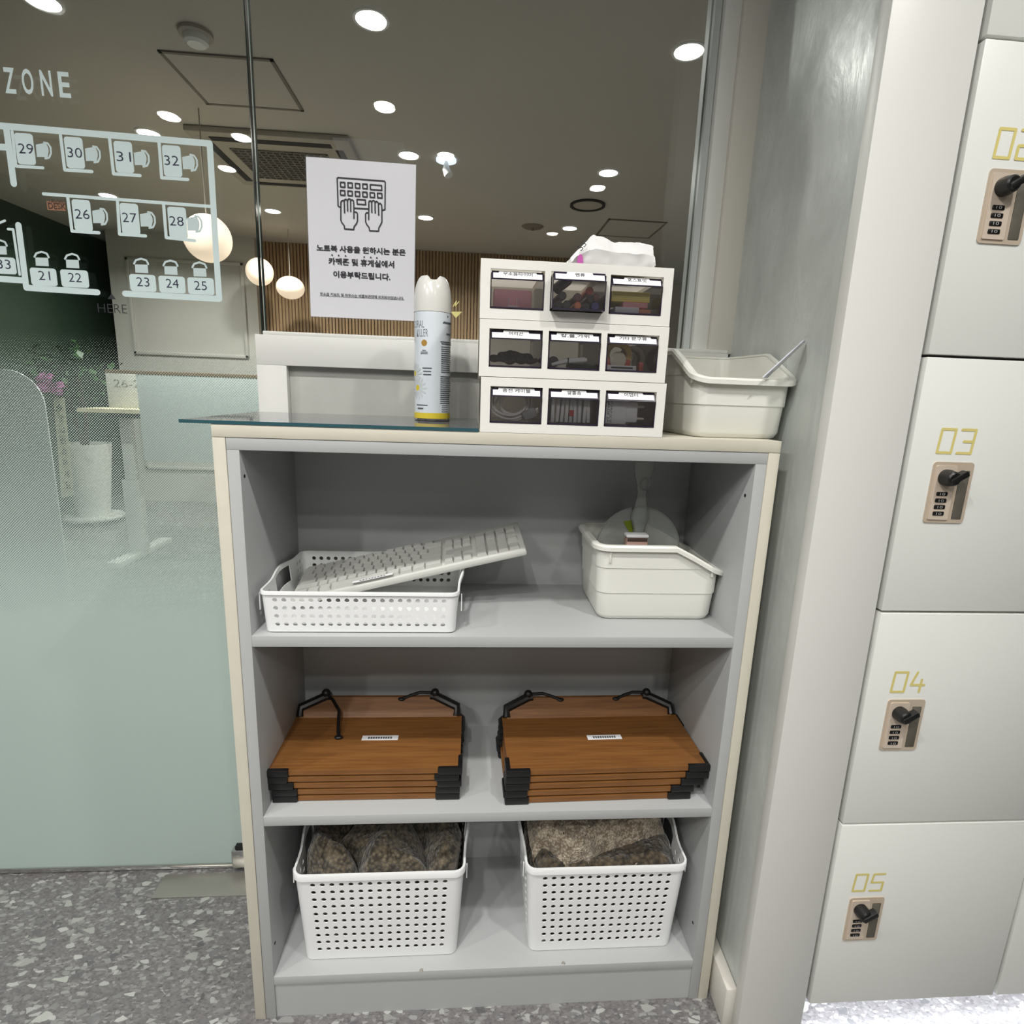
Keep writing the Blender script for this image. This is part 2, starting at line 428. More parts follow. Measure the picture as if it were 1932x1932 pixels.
# low wall under the fixed glass, white frame around a recessed plaster panel
ZL = 1.208
M_panel = mat('brushed pale grey panel', (190, 190, 184), .55, bump=.35, bscale=40, mott=.06, mscale=14)
struct('wall_low', MB().box((-.041, .318, 0), (.885, .385, ZL - .002)), M_panel)
mb = MB()
mb.box((-.041, .300, ZL - .055), (.872, .3185, ZL), .001); mb.box((-.041, .300, 0), (.014, .3185, ZL - .055), .001)
mb.box((.82, .300, 0), (.872, .3185, ZL - .055), .001)
mb.box((-.028, .303, ZL), (.872, .36, ZL + .007), .002)
struct('trim_1', mb, M_white)
# post at the right of the glass
mb = MB(); mb.box((.788, .325, ZL), (.800, .365, ZC))
struct('trim_2', mb, mat('pale aluminium bead', (188, 194, 192), .35))
mb = MB(); mb.box((.803, .315, ZL), (.834, .38, ZC), .002); mb.box((.8005, .33, ZL), (.803, .37, ZC))
struct('trim_3', mb, M_white)
mb = MB(); mb.box((.834, .306, ZL), (.882, .385, ZC), .002)
struct('trim_4', mb, M_trimbeige)
# fixed glass
win = struct('window_1', MB().box((-.033, YG - .005, ZL + .004), (.788, YG + .005, ZC)), M_glass)
obj('glass_edge', MB().box((-.0345, YG - .005, ZL + .004), (-.0328, YG + .005, ZC)), mat('painted highlight edge', (150, 165, 160), .1), win)  # lighter edge colour stands in for the highlight along the glass joint
mb = MB(); mb.poly([at(850, 588, .3335), at(872, 588, .3335), at(860, 600, .3335)], (0, .0006, 0))
zz = [at(a, b, .3335) for a, b in ((855, 578), (861, 568), (859, 577), (866, 569))]
mb.ribbon(zz, .0016)
obj('arrow_decal', mb, mat('pale yellow decal', (222, 214, 138), .5), win)
# glass door at the left
door = struct('door_1', MB().box((-1.0, YG - .005, .012), (-.040, YG + .005, ZC - .01)), M_glass)
obj('glass_edge', MB().box((-.0402, YG - .005, .012), (-.0385, YG + .005, ZC - .01)), M_gedge, door)
obj('bottom_rail', MB().box((-1.0, YG - .009, .004), (-.040, YG + .006, .017), .003), M_chrome, door)
obj('frosted_film', MB().box((-1.0, YG - .0062, .013), (-.0405, YG - .0056, 1.22)), M_film, door)
mb = MB(); mb.box((-.168, YG - .022, .014), (-.05, YG + .022, .062), .004)
obj('patch_fitting', mb, M_chrome, door)
obj('fitting_cap', MB().box((-.160, YG - .018, .0622), (-.05, YG + .018, .070), .001), M_black, door)
struct('window_2', MB().box((-3.05, YG - .005, .012), (-1.01, YG + .005, ZC)), M_glass)
# white filler strip at the left end of the lockers
mb = MB(); mb.box((.860, -.070, 0), (.978, -.048, ZC), .0012)
struct('trim_5', mb, M_white)
struct('trim_6', MB().box((.979, -.06, .0), (.9835, -.03, ZC)), M_gap)

# floor map on the glass door
Zo = lambda pts, y=.3332: [at(a / 4.025, b / 4.025, y) for a, b in pts]
Zp = lambda pts, y=.3332: [at(a / 4.025, 400 + b / 4.025, y) for a, b in pts]
mb = MB()
YD = .3332
U = 1 / 4.025 / 900.
mb.ribbon(Zo([(-160, 950), (0, 955), (1592, 1090), (1640, 1905)]) + Zp([(1665, 660), (950, 620)]), .0108)
mb.ribbon(Zo([(-40, 1115), (60, 1118)]), .0108); mb.ribbon(Zo([(50, 985), (105, 1395)]), .011)
mb.ribbon(Zo([(93, 1000), (122, 1262), (326, 1275)]), .005)
for p in ([(460, 1030), (492, 1290), (698, 1303)], [(832, 1055), (862, 1320), (1064, 1333)], [(1208, 1085), (1228, 1350), (1426, 1363)],
          [(515, 1500), (547, 1755), (752, 1768)], [(892, 1525), (908, 1778), (1106, 1792)], [(1242, 1550), (1262, 1804), (1478, 1828)]):
    mb.ribbon(Zo(p), .0055)
mb.ribbon(Zo([(330, 1472), (1600, 1568)]), .0055)
mb.ribbon(Zp([(140, 100), (200, 575), (740, 610)]), .0108)
mb.ribbon(Zp([(-40, 505), (185, 520)]), .0108); mb.ribbon(Zp([(62, 130), (100, 132), (150, 475)]), .0045)
mb.ribbon(Zp([(-10, 85), (38, 66)]), .004)
obj('map_walls', mb, M_decal, door)
def desk_v(mb, x, y):       # upright desk, top left corner in zoom pixels
    a, b, c, d = [at(q[0] / 4.025, q[1] / 4.025, YD) for q in ((x, y), (x + 138, y + 8), (x + 165, y + 240), (x + 25, y + 238))]
    x0 = (a.x + d.x) / 2; x1 = (b.x + c.x) / 2
    mb.rrect(x0, min(c.z, d.z), x1, max(a.z, b.z), .005, YD)
def chair_v(mb, x, y):
    pts = Zo([(x, y + 8), (x + 55, y - 2), (x + 78, y), (x + 95, y + 35), (x + 97, y + 62), (x + 88, y + 110), (x + 55, y + 102), (x + 8, y + 102)])
    mb.poly(pts, (0, .0006, 0))
    mb.ribbon(Zo([(x + 62, y - 8), (x + 90, y - 2), (x + 112, y + 30), (x + 115, y + 75), (x + 100, y + 108), (x + 72, y + 114)]), .0032)
mb = MB()
for x, y in ((108, 1008), (483, 1037), (858, 1070), (1225, 1100), (542, 1512), (905, 1540), (1266, 1568)): desk_v(mb, x, y)
for x0, x1, y0, y1 in ((222, 440, 416, 565), (453, 680, 430, 578), (978, 1190, 465, 608), (1200, 1412, 478, 620), (1420, 1630, 490, 632), (-90, 130, 333, 475)):
    p = Zp([(x0, y0), (x1, y0 + 12), (x1, y1), (x0, y1 - 12)])
    mb.rrect(p[0].x, p[2].z, p[2].x, p[0].z - .001, .005, YD)
obj('map_desks', mb, M_decal, door)
mb = MB()
for x, y in ((272, 1090), (645, 1120), (1016, 1152), (1383, 1183), (700, 1592), (1062, 1618), (1418, 1648)): chair_v(mb, x, y)
for x, y in ((316, 300), (548, 316), (1072, 352), (1295, 366), (1515, 380), (-2, 212)):
    mb.poly(Zp([(x - 48, y + 45), (x + 48, y + 48), (x + 54, y + 112), (x - 44, y + 108)]), (0, .0006, 0))
    mb.ribbon(Zp([(x - 54, y + 40), (x - 40, y + 14), (x, y + 2), (x + 40, y + 16), (x + 54, y + 44)]), .0034)
obj('map_chairs', mb, mat('pale grey decal', (196, 212, 212), .6), door)
mb = MB()
for s, x, y in (('29', 195, 1128), ('30', 566, 1158), ('31', 938, 1188), ('32', 1302, 1218), ('26', 623, 1625), ('27', 982, 1652), ('28', 1340, 1678)):
    text(mb, s, upright(at(x / 4.025, y / 4.025, YD - .0006)), .0245, .0155, -.012)
for s, x, y in (('21', 335, 482), ('22', 568, 497), ('23', 1085, 530), ('24', 1308, 542), ('25', 1522, 558), ('33', 28, 395)):
    text(mb, s, upright(at(x / 4.025, 400 + y / 4.025, YD - .0006)), .0225 if s != '21' else .02, .0155, -.012)
obj('map_numbers', mb, M_inkblue, door)
mb = MB(); [text(mb, ch, upright(at(x, y, YD)), .0185, .0395, .02) for ch, x, y in (('Z', 18, 152), ('O', 52, 154), ('N', 87, 157), ('E', 121, 160))]
obj('zone_lettering', mb, M_decal, door)
mb = MB(); text(mb, 'HERE', upright(at(212, 582, YD)), .052, .0155, -.012)
mb.poly(Zp([(846, 620), (880, 662), (816, 660)]), (0, .0006, 0))
obj('here_lettering', mb, M_ink, door)
mb = MB(); p = Zp([(352, -84), (500, -8)]); mb.box((p[0].x, YD, p[1].z), (p[1].x, YD + .0006, p[0].z))
obj('standing_desk_decal', mb, mat('copper brown decal', (150, 108, 78), .6), door)
mb = MB(); text(mb, 'STANDING', upright(at(426/4.025, 1528/4.025, YD - .0006)), .031, .008, 0); text(mb, 'DESK', upright(at(432/4.025, 1565/4.025, YD - .0006)), .030, .010, .01)
obj('standing_desk_lettering', mb, mat('dark brown print', (70, 48, 36), .6), door)

# ------------------------------------------------------------------ ceiling lamps
M_lens = mat('lamp lens', (255, 255, 255), .5, emit=(255, 250, 240), estr=30)
M_ring = mat('lamp ring', (235, 235, 232), .5)
LAMPN = [0]
def lamp(x, y, watts, label, group, r=.045, col=(1, .985, .95)):
    t = thing('ceiling_downlight', label, 'ceiling light', (x, y, ZC), group=group)
    mb = MB(); mb.lathe([(r, -.001), (r + .002, -.006), (r + .012, -.006), (r + .014, -.0005)], (x, y, ZC), 32, cap=False)
    obj('trim_ring', mb, M_ring, t)
    mb = MB(); mb.lathe([(r, -.001), (r, -.0035)], (x, y, ZC), 32)
    obj('lens', mb, M_lens, t)
    ld = bpy.data.lights.new('downlight', 'AREA'); ld.shape = 'DISK'; ld.size = 2 * r * .96; ld.energy = watts; ld.color = col; ld.spread = math.radians(150)
    lo = bpy.data.objects.new('lamp_glow', ld); COL.objects.link(lo); lo.parent = t; lo.location = (0, 0, -.006)
    return t
for x, y, n in ((-1.1, -.80, 'nearest the left'), (0, -.76, 'above the shelf front'), (1.124, -.79, 'above the lockers'), (-1.1, -1.62, ''), (-.05, -1.37, ''), (.2, -1.87, ''),
             (-.84, -1.81, ''), (-1.1, -2.27, ''), (.97, -3.25, ''), (1.1, -2.2, '')):
    lamp(x, y, P_HALL if y > -1 else P_HALL * 1.05, 'round hall downlight mirrored in the glass', 'hall downlights')
ROOM = (((-1.1, 1.487), 'round downlight at the top left edge, above the zone lettering'),
        ((-.004, 1.438), 'large glaring downlight at the top centre of the glass'),
        ((1.124, 1.467), 'glaring downlight at the top right, beside the window post'),
        ((-1.31, 2.516), 'downlight over the white wall line of the map'),
        ((0, 2.578), 'downlight just over the top right corner of the notice sheet'),
        ((1.108, 2.636), 'downlight at right, above the round ceiling ring'),
        ((-2.17, 3.618), 'downlight over map seats 26 and 27'),
        ((-1.11, 3.76), 'downlight left of the notice, above the slat wall'),
        ((0, 3.701), 'downlight at the right edge of the notice sheet'),
        ((1.079, 3.756), 'far downlight above the tissue pack'))
for (x, y), lab in ROOM: lamp(x, y, P_ROOM, lab, 'downlights of the room behind the glass', .05, (1, .975, .94))

# ------------------------------------------------------------------ ceiling fittings behind the glass
M_dark = mat('dark slot', (30, 28, 26), .8)
M_cface = mat('ceiling fitting grey', (170, 162, 150), .6)
t = thing('air_conditioner', 'square ceiling air conditioner with grid grille, behind the glass left of the notice', 'air conditioner', (-.68, 2.76, ZC))
obj('housing', MB().box((-1.08, 2.38, ZC - .03), (-.28, 3.14, ZC - .0005), .008), M_cface, t)
mb = MB()
for k in range(15): mb.box((-.93 + k * .0355, 2.56, ZC - .036), (-.924 + k * .0355, 2.98, ZC - .030))
for k in range(13): mb.box((-.93, 2.56 + k * .0345, ZC - .036), (-.427, 2.566 + k * .0345, ZC - .030))
obj('grille', mb, mat('grille grey', (128, 122, 112), .6), t)
obj('grille_backing', MB().box((-.93, 2.56, ZC - .031), (-.427, 2.98, ZC - .0295)), mat('grille dark', (64, 60, 54), .7), t)
for a, b in (((-.98, 2.43), (-.38, 2.475)), ((-1.03, 2.5), (-.99, 3.05)), ((-.37, 2.5), (-.33, 3.05)), ((-.98, 3.06), (-.38, 3.1))):
    obj('air_slot', MB().box((a[0], a[1], ZC - .033), (b[0], b[1], ZC - .029)), M_dark, t)
def hatch(x0, y0, x1, y1, label):
    t = thing('ceiling_hatch', label, 'ceiling hatch', ((x0 + x1) / 2, (y0 + y1) / 2, ZC))
    w = .014; mb = MB()
    for a, b in (((x0, y0), (x1, y0 + w)), ((x0, y1 - w), (x1, y1)), ((x0, y0), (x0 + w, y1)), ((x1 - w, y0), (x1, y1))): mb.box((a[0], a[1], ZC - .006), (b[0], b[1], ZC - .0005))
    obj('rim', mb, mat('hatch rim', (112, 104, 94), .6), t)
    obj('cover', MB().box((x0 + w, y0 + w, ZC - .004), (x1 - w, y1 - w, ZC - .0005)), M_ceil, t)
hatch(-.86, 1.735, -.43, 2.15, 'square access hatch in the ceiling above the map')
hatch(1.31, 3.47, 1.74, 3.9, 'square access hatch in the far ceiling above the tissue pack')
t = thing('smoke_detector', 'round smoke detector on the ceiling near the glass joint', 'smoke detector', (-.656, 1.60, ZC))
obj('base', MB().lathe([(.058, 0), (.058, -.012), (.05, -.016)], (-.656, 1.60, ZC - .0005), 32), M_cface, t)
obj('sensor_dome', MB().lathe([(.042, -.016), (.040, -.034), (.03, -.042)], (-.656, 1.60, ZC - .0005), 32), M_ring, t)
t = thing('ceiling_speaker', 'round ceiling ring below the right downlight', 'speaker', (1.104, 3.2, ZC))
obj('ring', MB().lathe([(.115, -.0005), (.117, -.012), (.10, -.012), (.098, -.0005)], (1.104, 3.2, ZC), 36, cap=False), M_dark, t)
obj('disc', MB().lathe([(.098, -.0005), (.096, -.006)], (1.104, 3.2, ZC), 36), M_cface, t)
o = obj('sprinkler_plate', MB().lathe([(.085, -.0005), (.07, -.01), (.01, -.014), (.008, -.03)], (.798, 3.771, ZC), 30), mat('plate brown grey', (120, 110, 98), .6))
tag(o, 'flat round sprinkler plate on the far ceiling', 'sprinkler')
t = thing('spot_lamp', 'small white spot lamp hanging from the ceiling right of the notice', 'spotlight', (.2, 2.6, ZC))
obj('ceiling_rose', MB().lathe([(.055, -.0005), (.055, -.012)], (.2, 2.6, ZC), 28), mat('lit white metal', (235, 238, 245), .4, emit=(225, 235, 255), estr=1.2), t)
obj('lamp_head', MB().tube([(.2, 2.6, ZC - .012), (.2, 2.6, ZC - .05), (.215, 2.59, ZC - .085)], [.008, .02, .024], 14), M_ring, t)
# pendant globes
M_globe = mat('lit paper globe', (255, 238, 220), .6, emit=(255, 224, 196), estr=.68)
for (u, v, y, r, sc), lab in (((392, 450, 2.2, .108, 1), 'large round glowing pendant lamp, nearest, behind map seat 28'), ((490, 513, 4.25, .108, 1), 'round glowing pendant lamp cut by the glass joint'), ((548, 543, 4.25, .112, .8), 'flattened glowing pendant lamp in front of the slats')):
    p = at(u, v, y); t = thing('pendant_lamp', lab, 'pendant lamp', p, group='pendant globe lamps')
    obj('globe', MB().sphere(p, r, 28, 18, (1, 1, sc)), M_globe, t)
    obj('cord', MB().tube([p + Vector((0, 0, r * sc)), (p.x, p.y, ZC - .001)], .003, 6), M_cface, t)

# ------------------------------------------------------------------ furniture of the room behind the door
M_deskwood = mat('pale wood desk top', (226, 216, 180), .5, mott=.05, mscale=9)
t = thing('standing_desk', 'pale topped standing desk with white legs behind the dotted film', 'desk', (-1.75, 2.85, 0))
a = at(145, 776, 2.65)
mb = MB(); mb.poly([(a.x, 2.65, .918), (-.95, 2.65, .918), (-.95, 3.2, .918), (a.x + .08, 3.2, .918)], (0, 0, .022))
obj('desk_top', mb, M_deskwood, t)
obj('under_frame', MB().box((a.x + .12, 2.72, .885), (-1.0, 2.82, .918), .004), M_black, t)
mb = MB(); mb.box((-1.80, 2.80, .04), (-1.70, 2.86, .5), .006); mb.box((-1.785, 2.81, .5), (-1.715, 2.85, .90), .006)
obj('leg', mb, M_white, t)
obj('foot', MB().box((-1.79, 2.55, 0.0), (-1.71, 3.15, .04), .008), M_white, t)
t = thing('desk_sign', 'white sign board numbered 26-28 standing on the standing desk', 'sign', (-1.72, 2.9, .94))
p0 = at(198, 703, 2.9); p1 = at(300, 748, 2.9)
obj('board', MB().box((p0.x, 2.9, .9405), (p1.x + .05, 2.915, p0.z), .002), M_white, t)
mb = MB(); q = at(240, 724, 2.899); text(mb, '26-28', upright((q.x + .02, 2.8995, q.z)), .20, .048, .0)
obj('lettering', mb, mat('grey print', (120, 120, 118), .6), t)
t = thing('desk_partition', 'pale blue grey privacy panel with wooden edge, left of the white frame', 'partition', (-1.2, 2.5, 0))
p0 = at(256, 706, 2.5); p1 = at(268, 869, 2.5)
obj('panel', MB().box((p0.x, 2.5, p1.z), (-.4, 2.52, p0.z), .002), mat('pale blue panel', (205, 216, 214), .5), t)
pl = at(198, 698, 2.5)
obj('wood_edge', MB().box((pl.x, 2.497, p0.z), (-.4, 2.523, p0.z + .02), .001), mat('brown edge', (142, 118, 92), .5), t)
obj('support', MB().box((-.75, 2.505, 0), (-.7, 2.515, p1.z)), M_white, t)
o = obj('partition_screen', MB().poly([(x, 1.3, z) for x, z in rr2(-2.0, .0, at(84, 760, 1.3).x, at(20, 697, 1.3).z, .12, 8)], (0, .005, 0)), mat('pale grey screen', (208, 215, 214), .8))
tag(o, 'pale grey screen with a rounded corner at the left edge', 'screen')
# plant with congratulation ribbon
px, py = -2.58, 3.72
t = thing('potted_plant', 'dark leafy plant in a white tapered pot behind the dotted glass', 'plant', (px, py, 0))
obj('pot', MB().lathe([(.11, .06), (.165, .62), (.155, .62), (.13, .5)], (px, py, 0), 28), M_white, t)
mb = MB(); mb.lathe([(.2, .035), (.205, .05), (.2, .06)], (px, py, 0), 28)
for k in range(4): mb.lathe([(.02, 0), (.02, .036)], (px + .14 * math.cos(k * PI/2 + .6), py + .14 * math.sin(k * PI/2 + .6), 0), 10)
obj('caddy', mb, M_white, t)
mb = MB(); mb.tube([(px, py, .5), (px + .02, py, .8), (px - .02, py + .03, 1.15)], .018, 8); mb.tube([(px, py, .5), (px - .06, py, .8), (px - .1, py, 1.1)], .014, 8)
obj('stem', mb, mat('bark', (70, 56, 40), .8), t)
mb = MB(); rnd = random.Random(3)
for k in range(420):
    c = Vector((px - .12 + max(-.17, min(.5, rnd.gauss(.06, .18))), py + rnd.gauss(0, .16), 1.06 + rnd.gauss(0, .13)))
    d = Vector((rnd.uniform(-1, 1), rnd.uniform(-1, 1), rnd.uniform(-.6, .5))).normalized(); s = d.cross(Vector((0, 0, 1)))
    if s.length < .01: continue
    s.normalize(); ln = rnd.uniform(.06, .11); wd = ln * .25; up = s.cross(d) * .01
    mb.face([mb.bm.verts.new(q) for q in (c, c + d * ln * .5 + s * wd + up, c + d * ln, c + d * ln * .5 - s * wd + up)])
obj('foliage', mb, mat('dark glossy leaf', (48, 78, 44), .3), t)
bp = at(95, 733, 3.5)
t = thing('congratulation_ribbon', 'long cream ribbon with black writing and a pink bow, on the plant', 'ribbon', bp)
mb = MB()
for a, l in ((2.2, .10), (1.75, .11), (1.2, .11), (.3, .12), (2.9, .10), (-.25, .10), (3.4, .09)):
    d = Vector((math.cos(a), -.25, math.sin(a))); s = Vector((-math.sin(a), 0, math.cos(a))) * .022
    c = [bp + d * l * k + Vector((0, -.03 * math.sin(k * PI), 0)) for k in (0, .35, .7, 1)]
    for q0, q1 in zip(c, c[1:]): mb.face([mb.bm.verts.new(q) for q in (q0 - s, q1 - s, q1 + s, q0 + s)])
obj('bow', mb, mat('pink satin', (206, 120, 184), .4), t)
mb = MB(); L0 = [at(101, 752, 3.49), at(121, 750, 3.49), at(139, 935, 3.47), at(116, 940, 3.47)]
mb.poly(L0, (0, .002, 0)); obj('ribbon_tail', mb, mat('cream ribbon', (214, 212, 182), .5), t)
mb = MB()
for k, ch in enumerate('축개업번창하세요'):
    u = 112 + k * 2.3; v = 768 + k * 21
    text(mb, ch, upright(at(u, v, 3.465)), .036, .05, .01)
obj('ribbon_lettering', mb, M_ink, t)

# ------------------------------------------------------------------ lockers
def digit(ch):
    return {'0': [([(0,0),(0,1),(.8,1),(.8,0)], True)], '1': [([(.4,0),(.4,1)], False)],
            '2': [([(0,1),(.8,1),(.8,.5),(0,.45),(0,0),(.8,0)], False)],
            '3': [([(.0,1),(.8,1),(.8,0),(0,0)], False), ([(.25,.5),(.8,.5)], False)],
            '4': [([(.25,1),(0,.35),(.85,.35)], False), ([(.62,.62),(.62,0)], False)],
            '5': [([(.8,1),(.05,1),(0,.5),(.8,.5),(.8,0),(0,0)], False)],
            '6': [([(.8,1),(0,1),(0,0),(.8,0),(.8,.5),(0,.5)], False)]}[ch]
def dial_parts(zt, x0, door):
    y = -.0715
    lk = obj('combination_lock', MB().poly([(a, y - .0015, b) for a, b in rr2(x0, zt - .089, x0 + .062, zt, .005)], (0, .004, 0)), M_beige, door)
    mb = MB(); mb.poly([(a, y - .003, b) for a, b in rr2(x0 + .005, zt - .084, x0 + .036, zt - .005, .002)], (0, .002, 0))
    obj('face_plate', mb, mat('lock face', (222, 206, 188), .35, metal=.2), lk)
    obj('grip_slot', MB().box((x0 + .042, y - .0022, zt - .083), (x0 + .057, y - .001, zt - .012), .001), mat('slot shade', (96, 92, 82), .7), lk)
    c = Vector((x0 + .020, y - .003, zt - .022))
    mb = MB(); mb.lathe([(.0115, 0), (.0118, -.006), (.010, -.016), (.008, -.018)], c, 24, 'Y')
    M = Matrix.Translation(c + Vector((.003, -.014, .0))) @ Matrix.Rotation(-math.radians(32), 4, 'Y')
    mb.box((-.010, -.006, -.0045), (.017, .006, .0045), .002, M=M)
    obj('knob', mb, M_black, lk)
    for k in range(4):
        z = zt - .046 - k * .0096
        mb = MB(); mb.box((x0 + .011, y - .0042, z - .003), (x0 + .028, y - .002, z + .003), .0012)
        w = obj('number_wheel', mb, M_black, lk)
    mb = MB()
    for k in range(4):
        z = zt - .046 - k * .0096
        text(mb, '10', upright((x0 + .0195, y - .0044, z)), .008, .0035, 0)
    obj('wheel_digits', mb, mat('pale digits', (170, 170, 170), .6), lk)
def locker(x0, x1, z0, z1, num, label, lock=True):
    t = thing('locker', label, 'locker', ((x0 + x1) / 2, -.05, z0), group='wall of lockers')
    obj('body', MB().box((x0, -.05, z0), (x1, .26, z1)), M_gap, t)
    dr = obj('door', MB().box((x0 + .002, -.0715, z0 + .002), (x1 - .002, -.0505, z1 - .002), .0012), M_lock, t)
    if lock:
        zt = z1 - .1445 if z1 > .5 else z1 - .1445
        dial_parts(zt, x0 + .039, dr)
        mb = MB()
        for i, ch in enumerate(num):
            for pl, cl in digit(ch):
                mb.ribbon([(x0 + .041 + i * .030 + a * .026 + b * .0022, -.0719, zt + .013 + b * .033) for a, b in pl], .0038, cl)
        obj('number', mb, M_gold, dr)
ZR = (.072, .444, .815, 1.188, 1.566, 1.94)
locker(.984, 1.3365, ZR[1], ZR[2], '04', 'white locker door numbered 04')
locker(.984, 1.3365, ZR[2], ZR[3], '03', 'white locker door numbered 03')
locker(.984, 1.3365, ZR[3], ZR[4], '02', 'white locker door at the right edge whose number starts 0, above locker 03')
locker(.984, 1.3365, ZR[0], ZR[1], '05', 'lowest white locker door, numbered 05')
locker(.984, 1.3365, ZR[4], ZR[5], '01', 'blank white locker door in the top right corner', False)
locker(1.3405, 1.70, ZR[0], ZR[1], '10', 'blank white locker door at the bottom right edge, beside locker 05', False)
locker(1.3405, 1.70, ZR[1], ZR[2], '09', 'white locker door right of locker 04', False)
t = thing('led_strip', 'bright strip light under the lockers over the lit floor', 'strip light', (1.4, -.02, .07))
obj('profile', MB().box((.99, -.035, .058), (2.2, -.015, .0715)), M_steel, t)
obj('diffuser', MB().box((.99, -.033, .0565), (2.2, -.017, .058)), mat('led diffuser', (255, 255, 255), .5, emit=(235, 242, 255), estr=8), t)
ld = bpy.data.lights.new('led', 'AREA'); ld.shape = 'RECTANGLE'; ld.size = 1.2; ld.size_y = .02; ld.energy = P_LED; ld.color = (.92, .95, 1)
lo = bpy.data.objects.new('led_glow', ld); COL.objects.link(lo); lo.parent = t; lo.location = (1.595 - 1.4, -.005, -.0145)
lo.rotation_euler = (math.radians(-28), 0, 0)
struct('trim_7', MB().box((.985, .05, 0), (2.3, .06, .07)), M_lock)

# ------------------------------------------------------------------ bookcase
W, H, D = .836, 1.0604, .2525
z1, z2, z3 = .7397, .4192, .0910
T = .018
t = thing('bookcase', 'light grey open bookcase with cream edges and three compartments', 'bookcase', (W/2, .13, 0))
obj('top_panel', MB().box((0, 0, H - T), (W, D + .006, H), .0008), M_cream, t)
for x in (0, W - T): obj('outer_side_panel', MB().box((x, 0, 0), (x + T, D + .006, H - T - .0006), .0008), M_cream, t)
obj('inner_top_panel', MB().box((T + .0004, .0012, H - 2*T), (W - T - .0004, D, H - T - .0005), .0006), M_grey, t)
for x in (T + .0004, W - 2*T): obj('inner_side_panel', MB().box((x, .0012, 0), (x + T - .0004, D, H - 2*T), .0006), M_grey, t)
obj('back_panel', MB().box((2*T, D, .0), (W - 2*T, D + .005, H - 2*T)), M_grey, t)
for z in (z1, z2): obj('shelf', MB().box((2*T, .0012, z - T), (W - 2*T, D, z), .0006), M_grey, t)
obj('bottom_shelf', MB().box((2*T, .0012, z3 - T), (W - 2*T, D, z3), .0006), M_grey, t)
obj('kick_plate', MB().box((2*T, .004, 0), (W - 2*T, .02, z3 - T - .0008)), M_grey, t)
for u, v in ((795, 1830), (1063, 1817)):
    p = at_z(u, v, z3); obj('screw', MB().lathe([(.0035, 0), (.0028, .0008)], (p.x, p.y, z3), 12), M_steel, t)
for x, y, z in ((2*T, .014, .985), (W - 2*T, .022, .972), (2*T, .016, .148), (W - 2*T, .02, .155)):
    obj('pin_hole', MB().lathe([(.0028, -.0006), (.0028, .0006)], (x, y, z), 12, 'X'), M_dark, t)
# loose glass sheet on the top
t = thing('glass_sheet', 'clear glass sheet with blue green edge lying on the bookcase top', 'glass sheet', (.17, .13, H))
gx0, gx1, gy0, gy1 = -.042, .3755, -.001, .294
obj('pane', MB().box((gx0, gy0 + .0006, H + .0004), (gx1, gy1, H + .0052)), M_tealglass, t)
mb = MB(); mb.box((gx0, gy0, H + .0004), (gx1, gy0 + .0005, H + .0052)); mb.box((gx1, gy0, H + .0004), (gx1 + .0005, gy1, H + .0052)); mb.box((gx0 - .0005, gy0, H + .0004), (gx0, gy1, H + .0052))
obj('cut_edge', mb, M_tealedge, t)

# ------------------------------------------------------------------ spray can
cx, cy, cz = .297, .178, H + .0056
t = thing('spray_can', 'white aerosol can with yellow base band and white cap, on the glass sheet', 'spray can', (cx, cy, cz))
R0 = .0308
bd = obj('body', MB().lathe([(.028, .0), (.0305, .002), (R0, .010), (R0, .176), (.0305, .178)], (cx, cy, cz), 48), mat('white can paint', (222, 230, 236), .22, coat=.4), t)
obj('base_band', MB().lathe([(R0 + .0002, .004), (R0 + .0002, .0135)], (cx, cy, cz), 48, cap=False), mat('yellow band', (222, 200, 62), .35), bd)
obj('base_rim', MB().lathe([(R0 - .001, .0), (R0 + .0006, .0008), (R0 + .0006, .0032), (R0, .004)], (cx, cy, cz), 48), M_chrome, bd)
mb = MB(); rings = []
prof = [(.0312, .178), (.0314, .190), (.0310, .202), (.0295, .214), (.0265, .225), (.0235, .231), (.0205, .2345)]
for r, z in prof:
    ring = []
    for k in range(48):
        a = 2*PI*k/48; f = math.sin(a); n = max(0, 1 - ((math.cos(a) - .12) / .42) ** 4) if f < 0 or f > .2 else 0
        zz = z - n * max(0, (z - .224)) * .6
        ring.append((cx + r*math.cos(a), cy + r*math.sin(a), cz + zz))
    rings.append(ring)
rings.append([(cx + (q[0]-cx)*.9, cy + (q[1]-cy)*.9, q[2] - .001) for q in rings[-1]])
rings.append([(cx + (q[0]-cx)*.8, cy + (q[1]-cy)*.8, cz + .212) for q in rings[-1]])
mb.loft(rings, True, False, True)
cp = obj('cap', mb, mat('glossy white cap', (228, 227, 222), .2), t)
obj('nozzle', MB().box((cx - .008, cy - .012, cz + .212), (cx + .008, cy + .008, cz + .224), .003), MATS['glossy white cap'], cp)
def wrap(mb):           # flat print (x sideways, z up) onto the can
    for k in range(5):
        E_ = [e for e in mb.bm.edges if abs(e.verts[0].co.x - e.verts[1].co.x) > .0022]
        if not E_: break
        bmesh.ops.triangulate(mb.bm, faces=[f for f in mb.bm.faces if len(f.verts) > 4])
        E_ = [e for e in mb.bm.edges if abs(e.verts[0].co.x - e.verts[1].co.x) > .0022]
        bmesh.ops.subdivide_edges(mb.bm, edges=E_, cuts=1)
    for v in mb.bm.verts:
        a = v.co.x / R0; r = R0 + .00025 - v.co.y
        v.co = Vector((cx + r * math.sin(a), cy - r * math.cos(a), cz + v.co.z))
    return mb
off = math.asin(max(-1, min(1, 0))) ; B = .0021   # centre of view on the can
mb = MB(); text(mb, 'NATURAL', upright((B - .0345, 0, .1575)), .040, .0112, -.012); text(mb, 'KILLER', upright((B - .0190, 0, .1435)), .0225, .0118, -.012)
